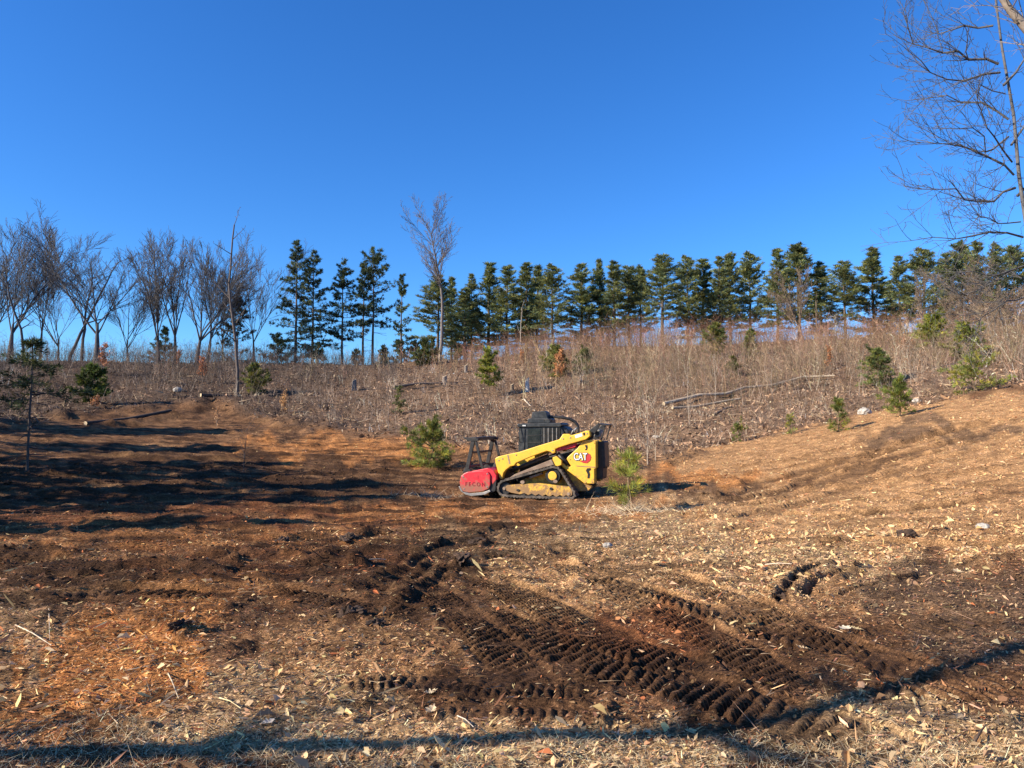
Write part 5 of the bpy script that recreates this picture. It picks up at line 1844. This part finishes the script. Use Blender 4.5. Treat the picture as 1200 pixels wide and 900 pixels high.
        prism([PM(a, b, .24) for a, b in [(664, 288), (778, 258), (772, 280), (668, 306)]], y0, y1, 'arm_lock_bar', MR, root, .008, raw=True)
        a_, b_ = L3(672, 318, .3), L3(730, 385, .3)
        if side:
            a_, b_ = (a_[0], W - .3, a_[2]), (b_[0], W - .3, b_[2])
        pipe([a_, b_], .07, 'lift_cylinder', MK, root)
        a_, b_ = L3(400, 420, .45), L3(620, 330, .45)
        if side:
            a_, b_ = (a_[0], W - .45, a_[2]), (b_[0], W - .45, b_[2])
        pipe([a_, b_], .06, 'tilt_hose', MK, root)
        # rear tower plates
        tower = [(722, 350), (728, 338), (786, 286), (812, 246), (889, 248), (889, 404), (880, 408), (880, 494), (824, 492), (684, 384), (690, 372), (712, 372), (735, 396), (748, 392)]
        y0, y1 = D(.26, .72)
        tw = prism([PM(a, b, .26) for a, b in tower], y0, y1, 'rear_tower', MY, root, .015, raw=True)
        y0, y1 = D(.252, .30)
        for pl in ([(838, 404), (858, 402), (862, 412), (850, 420), (856, 440), (852, 462), (840, 462), (842, 438), (832, 418)], [(826, 270), (840, 268), (843, 282), (838, 298), (826, 298), (834, 288)]):
            prism([PM(a, b, .25) for a, b in pl], y0, y1, 'panel_recess', MBLK, tw, 0, raw=True)
        y0, y1 = D(.252, .28)
        prism([PM(a, b, .25) for a, b in [(778, 388), (888, 396), (888, 400), (778, 392)]], y0, y1, 'panel_seam', MDUST, tw, 0, raw=True)
        # chassis under the tower, in shade
        y0, y1 = D(.46, .74)
        prism([PM(a, b, .46) for a, b in [(690, 376), (812, 486), (868, 512), (846, 536), (700, 540), (520, 520), (470, 470), (640, 400)]], y0, y1, 'chassis_side', MY, root, .01, raw=True)
    # --- main frame and engine
    prism([PM(a, b, .74) for a, b in [(440, 470), (470, 380), (640, 330), (760, 300), (850, 260), (880, 262), (880, 500), (840, 530), (480, 530)]], .74, 1.26, 'main_frame', MK, root, .02, raw=True)
    x0, z0 = PM(905, 248, .62)
    prism([PM(a, b, .62) for a, b in [(880, 250), (936, 246), (944, 252), (948, 398), (936, 404), (932, 468), (880, 472)]], .62, 1.38, 'engine_door', MK, root, .03, raw=True)
    prism([PM(a, b, .75) for a, b in [(936, 300), (950, 300), (952, 390), (938, 392)]], .75, 1.25, 'rear_grille', MCAB, root, .01, raw=True)
    # hood guard over the exhaust
    hood = thing_part('hood_guard', root)
    prism([PM(a, b, .42) for a, b in [(852, 184), (904, 143), (918, 146), (904, 176), (880, 210), (872, 238), (834, 240)]], .42, .50, 'guard_plate', MK, hood, .01, raw=True)
    prism([(x, z) for x, z in [PM(a, b, .42) for a, b in [(852, 184), (904, 143), (918, 146), (904, 176), (880, 210), (872, 238), (834, 240)]]], 1.50, 1.58, 'guard_plate', MK, hood, .01, raw=True)
    tp = [PM(a, b, .42) for a, b in [(902, 141), (955, 150), (953, 156), (905, 150)]]
    prism(tp, .42, 1.58, 'guard_top', MK, hood, .006, raw=True)
    prism([PM(a, b, .5) for a, b in [(945, 152), (952, 152), (938, 200), (925, 244), (918, 244)]], .50, .56, 'guard_stay', MK, hood, .006, raw=True)
    prism([PM(a, b, .5) for a, b in [(945, 152), (952, 152), (938, 200), (925, 244), (918, 244)]], 1.44, 1.50, 'guard_stay', MK, hood, .006, raw=True)
    disc(902, 200, .13, .62, 1.2, 'exhaust', MGREY, root, 20, .02)
    disc(902, 200, .07, .60, .63, 'exhaust_outlet', MK, root, 16, .005)
    # --- cab
    cab = [(452, 152), (470, 146), (660, 146), (690, 160), (712, 190), (712, 236), (600, 280), (455, 330), (448, 322)]
    cb = prism([PM(a, b, .56) for a, b in cab], .56, 1.44, 'cab', MCAB, root, .03, raw=True)
    prism([PM(a, b, .5) for a, b in [(440, 150), (446, 142), (690, 138), (700, 152), (690, 162), (446, 164)]], .50, 1.50, 'cab_roof', MCAB, cb, .02, raw=True)
    prism([PM(a, b, .53) for a, b in [(502, 172), (574, 172), (574, 268), (502, 292)]], .548, .57, 'side_window', MGL, cb, 0, raw=True)
    prism([PM(a, b, .53) for a, b in [(462, 172), (486, 172), (482, 300), (456, 308)]], .53, .60, 'front_post', MCAB, cb, .008, raw=True)
    for k in range(13):
        xx = 586 + k * 8
        yb = 270 - (xx - 560) * .28
        prism([PM(a, b, .52) for a, b in [(xx, 168), (xx + 3.2, 168), (xx + 3.2, yb), (xx, yb)]], .525, .548, 'screen_bar', MGREY if k % 3 == 1 else MK, cb, 0, raw=True)
    prism([PM(a, b, .53) for a, b in [(582, 168), (690, 168), (690, 232), (582, 266)]], .550, .566, 'screen_panel', MGL, cb, 0, raw=True)
    for yy in (210, 252):
        prism([PM(a, b, .52) for a, b in [(500, yy), (580, yy - 3), (580, yy + 1), (500, yy + 4)]], .535, .547, 'window_bar', MK, cb, 0, raw=True)
    disc(700, 198, .21, .62, 1.38, 'cab_rear_curve', MCAB, cb, 24, .03)
    for xx in (476, 486):
        disc(xx, 154, .022, .485, .52, 'work_lamp', MLAMP, cb, 10, 0)
    # roof units
    prism([PM(a, b, .62) for a, b in [(500, 140), (506, 112), (620, 110), (632, 118), (634, 140)]], .62, 1.35, 'roof_unit', MCAB, root, .02, raw=True)
    prism([PM(a, b, .70) for a, b in [(524, 112), (532, 74), (602, 68), (612, 76), (622, 112)]], .70, 1.15, 'air_cleaner', MCAB, root, .02, raw=True)
    hp = [L3(622, 98, .9), L3(660, 104, .9), L3(704, 106, .92), L3(748, 114, .95), L3(782, 132, .98), L3(800, 160, 1.0), L3(800, 200, 1.0)]
    H = np.array(hp)
    t = np.linspace(0, len(H) - 1, 30)
    hose = np.stack([np.interp(t, np.arange(len(H)), H[:, k]) for k in range(3)], 1)
    hose[1:-1] = (hose[:-2] + hose[1:-1] * 2 + hose[2:]) / 4
    pipe(hose, .045, 'air_hose', MK, root, 10)
    pipe([L3(768, 206, .8), L3(780, 176, .8), L3(790, 168, .8)], .03, 'steel_pipe', MGREY, root)
    pipe([L3(752, 212, .7), L3(764, 186, .7), L3(772, 178, .7)], .022, 'steel_pipe', MGREY, root)
    # --- mulching head
    hd = thing_part('mulching_head', root)
    near = -.06
    plate = [(104, 480), (112, 448), (130, 432), (150, 424), (240, 416), (268, 424), (279, 444), (280, 500), (272, 522), (240, 536), (160, 545), (124, 538), (108, 520)]
    PP = [PM(a, b, near) for a, b in plate]
    prism(PP, near, near + .05, 'side_plate', MR, hd, .02, raw=True)
    prism(PP, 2.02, 2.07, 'side_plate', MR, hd, .02, raw=True)
    prism([PM(a, b, near) for a, b in [(130, 446), (170, 420), (262, 402), (296, 416), (312, 446), (312, 470), (290, 500), (268, 452), (240, 440), (150, 462)]], near + .052, 2.018, 'drum_housing', MR, hd, .02, raw=True)
    prism([PM(a, b, near) for a, b in [(240, 446), (292, 450), (312, 474), (306, 536), (280, 548), (240, 540)]], near + .06, 2.01, 'rear_wall', MK, hd, .01, raw=True)
    dx, dz = PM(190, 500, near)
    dr = prism([(dx + .22 * math.cos(t * PI / 12), dz + .22 * math.sin(t * PI / 12)) for t in range(24)], near + .056, 2.014, 'rotor', MK, hd, .01, raw=True)
    for k in range(14):
        for q in range(3):
            aa = k * 1.9 + q * 2 * PI / 3
            cx, cz = dx + .25 * math.cos(aa), dz + .25 * math.sin(aa)
            prism([(cx + .05 * math.cos(aa + s), cz + .05 * math.sin(aa + s)) for s in (0, PI / 2, PI, 3 * PI / 2)], .08 + k * .135, .14 + k * .135, 'cutter_tooth', MGREY, dr, 0, raw=True)
    sk = [PM(a, b, near) for a, b in [(98, 508), (106, 506), (124, 540), (164, 549), (240, 542), (278, 528), (282, 538), (250, 556), (170, 564), (140, 556), (112, 536)]]
    prism(sk, near - .01, near + .10, 'skid_shoe', MGREY, hd, .008, raw=True)
    prism(sk, 1.96, 2.08, 'skid_shoe', MGREY, hd, .008, raw=True)
    # guard frame
    gf = thing_part('push_guard', root)
    yn, yf = .05, 1.95
    a, b = PM(184, 238, yn), PM(148, 418, yn)
    c, d = PM(198, 246, yn), PM(240, 414, yn)
    for yy in (yn, yf):
        beam((a[0], yy, a[1]), (b[0], yy, b[1]), .12, .08, 'upright', MK, gf)
        beam((c[0], yy, c[1]), (d[0], yy, d[1]), .075, .06, 'brace', MK, gf)
        prism([PM(p, q, yn) for p, q in [(124, 226), (136, 222), (214, 230), (214, 244), (160, 244)]], yy - .06, yy + .06, 'corner_plate', MK, gf, .008, raw=True)
        f = PM(150, 420, yn)
        prism([(f[0] - .14, f[1] - .05), (f[0] + .16, f[1] - .05), (f[0] + .12, f[1] + .06), (f[0] - .06, f[1] + .10)], yy - .08, yy + .08, 'foot_bracket', MK, gf, .01, raw=True)
    t0 = PM(184, 232, yn)
    beam((t0[0] - .02, yn - .05, t0[1]), (t0[0] - .02, yf + .05, t0[1]), .10, .26, 'top_beam', MK, gf)
    t1 = PM(172, 312, yn)
    beam((t1[0], yn, t1[1]), (t1[0], yf, t1[1]), .06, .06, 'cross_tube', MK, gf)
    t2 = PM(155, 392, yn)
    beam((t2[0], yn, t2[1]), (t2[0], yf, t2[1]), .05, .05, 'cross_tube', MK, gf)
    # coupler between head and arms
    prism([PM(a, b, .5) for a, b in [(300, 420), (340, 400), (372, 410), (372, 520), (310, 530)]], .5, 1.5, 'coupler', MK, root, .02, raw=True)
    a_, b_ = L3(345, 400, .38), L3(345, 400, .38)
    beam((a_[0], .38, a_[2]), (a_[0], 1.62, a_[2]), .16, .16, 'arm_cross_tube', MY, root, .02)
    # --- hoses, bolts and small fittings
    for k in range(4):
        yy = .62 + k * .2
        q = [L3(300, 452 - k * 5, yy), L3(330, 380 - k * 8, yy), L3(380, 372, yy), L3(440, 400, yy), L3(520, 390, yy)]
        Q = np.array(q)
        t = np.linspace(0, 4, 22)
        hz = np.stack([np.interp(t, np.arange(5), Q[:, c_]) for c_ in range(3)], 1)
        for _ in range(2):
            hz[1:-1] = (hz[:-2] + hz[1:-1] * 2 + hz[2:]) / 4
        pipe(hz, .026, 'hydraulic_hose', MK, root, 6)
    for xx, yy in ((330, 358), (352, 348), (430, 326), (640, 300), (838, 202), (700, 232), (742, 226)):
        disc(xx, yy, .022, .125, .15, 'bolt', MGREY, root, 8, .003)
    for xx, yy in ((740, 352), (880, 256), (880, 396), (818, 256), (868, 484), (832, 486)):
        disc(xx, yy, .014, .245, .27, 'bolt', MDUST, root, 8, .002)
    for xx, yy in ((124, 452), (262, 436), (262, 512), (130, 522)):
        disc(xx, yy, .022, near - .012, near + .01, 'bolt', MGREY, hd, 8, .003)
    pipe([L3(598, 130, .52), L3(598, 118, .50), L3(640, 118, .50), L3(640, 130, .52)], .014, 'grab_handle', MK, root, 6)
    pipe([L3(456, 166, .50), L3(450, 200, .44), L3(452, 236, .44), L3(458, 250, .52)], .012, 'grab_handle', MK, root, 6)
    # --- lettering and marks
    x, z = PM(801, 338, .25)
    red = [PM(a, b, .25) for a, b in [(842, 316), (856, 322), (862, 340), (856, 360), (838, 374), (816, 372), (796, 362), (830, 358)]]
    prism(red, .2475, .258, 'red_wedge', MREDD, root, 0, raw=True)
    lettering('CAT', .30, x, .244, z, 'logo_outline', MBLK, root, width=.44, depth=.002, offset=.018)
    lettering('CAT', .30, x, .239, z, 'logo_letters', MWHITE, root, width=.405, depth=.002, offset=.004)
    x, z = PM(194, 497, near)
    lettering('F E C O N', .17, x, near - .004, z, 'head_lettering', MDRED, hd, width=.64, depth=.003, offset=.002)
    x, z = PM(210, 456, near)
    prism([(x - .006, z - .06), (x + .006, z - .06), (x + .006, z + .06), (x - .006, z + .06)], near - .004, near + .01, 'plate_seam', MDRED, hd, 0, raw=True)
    prism([PM(a, b, .13) for a, b in [(768, 212), (808, 200), (812, 216), (772, 229)]], .136, .15, 'arm_decal', MWHITE, root, 0, raw=True)
    prism([PM(a, b, .13) for a, b in [(814, 198), (826, 195), (828, 212), (818, 214)]], .136, .15, 'arm_decal', MBLK, root, 0, raw=True)


def thing_part(name, parent):
    return link(name, None, parent)


machine()
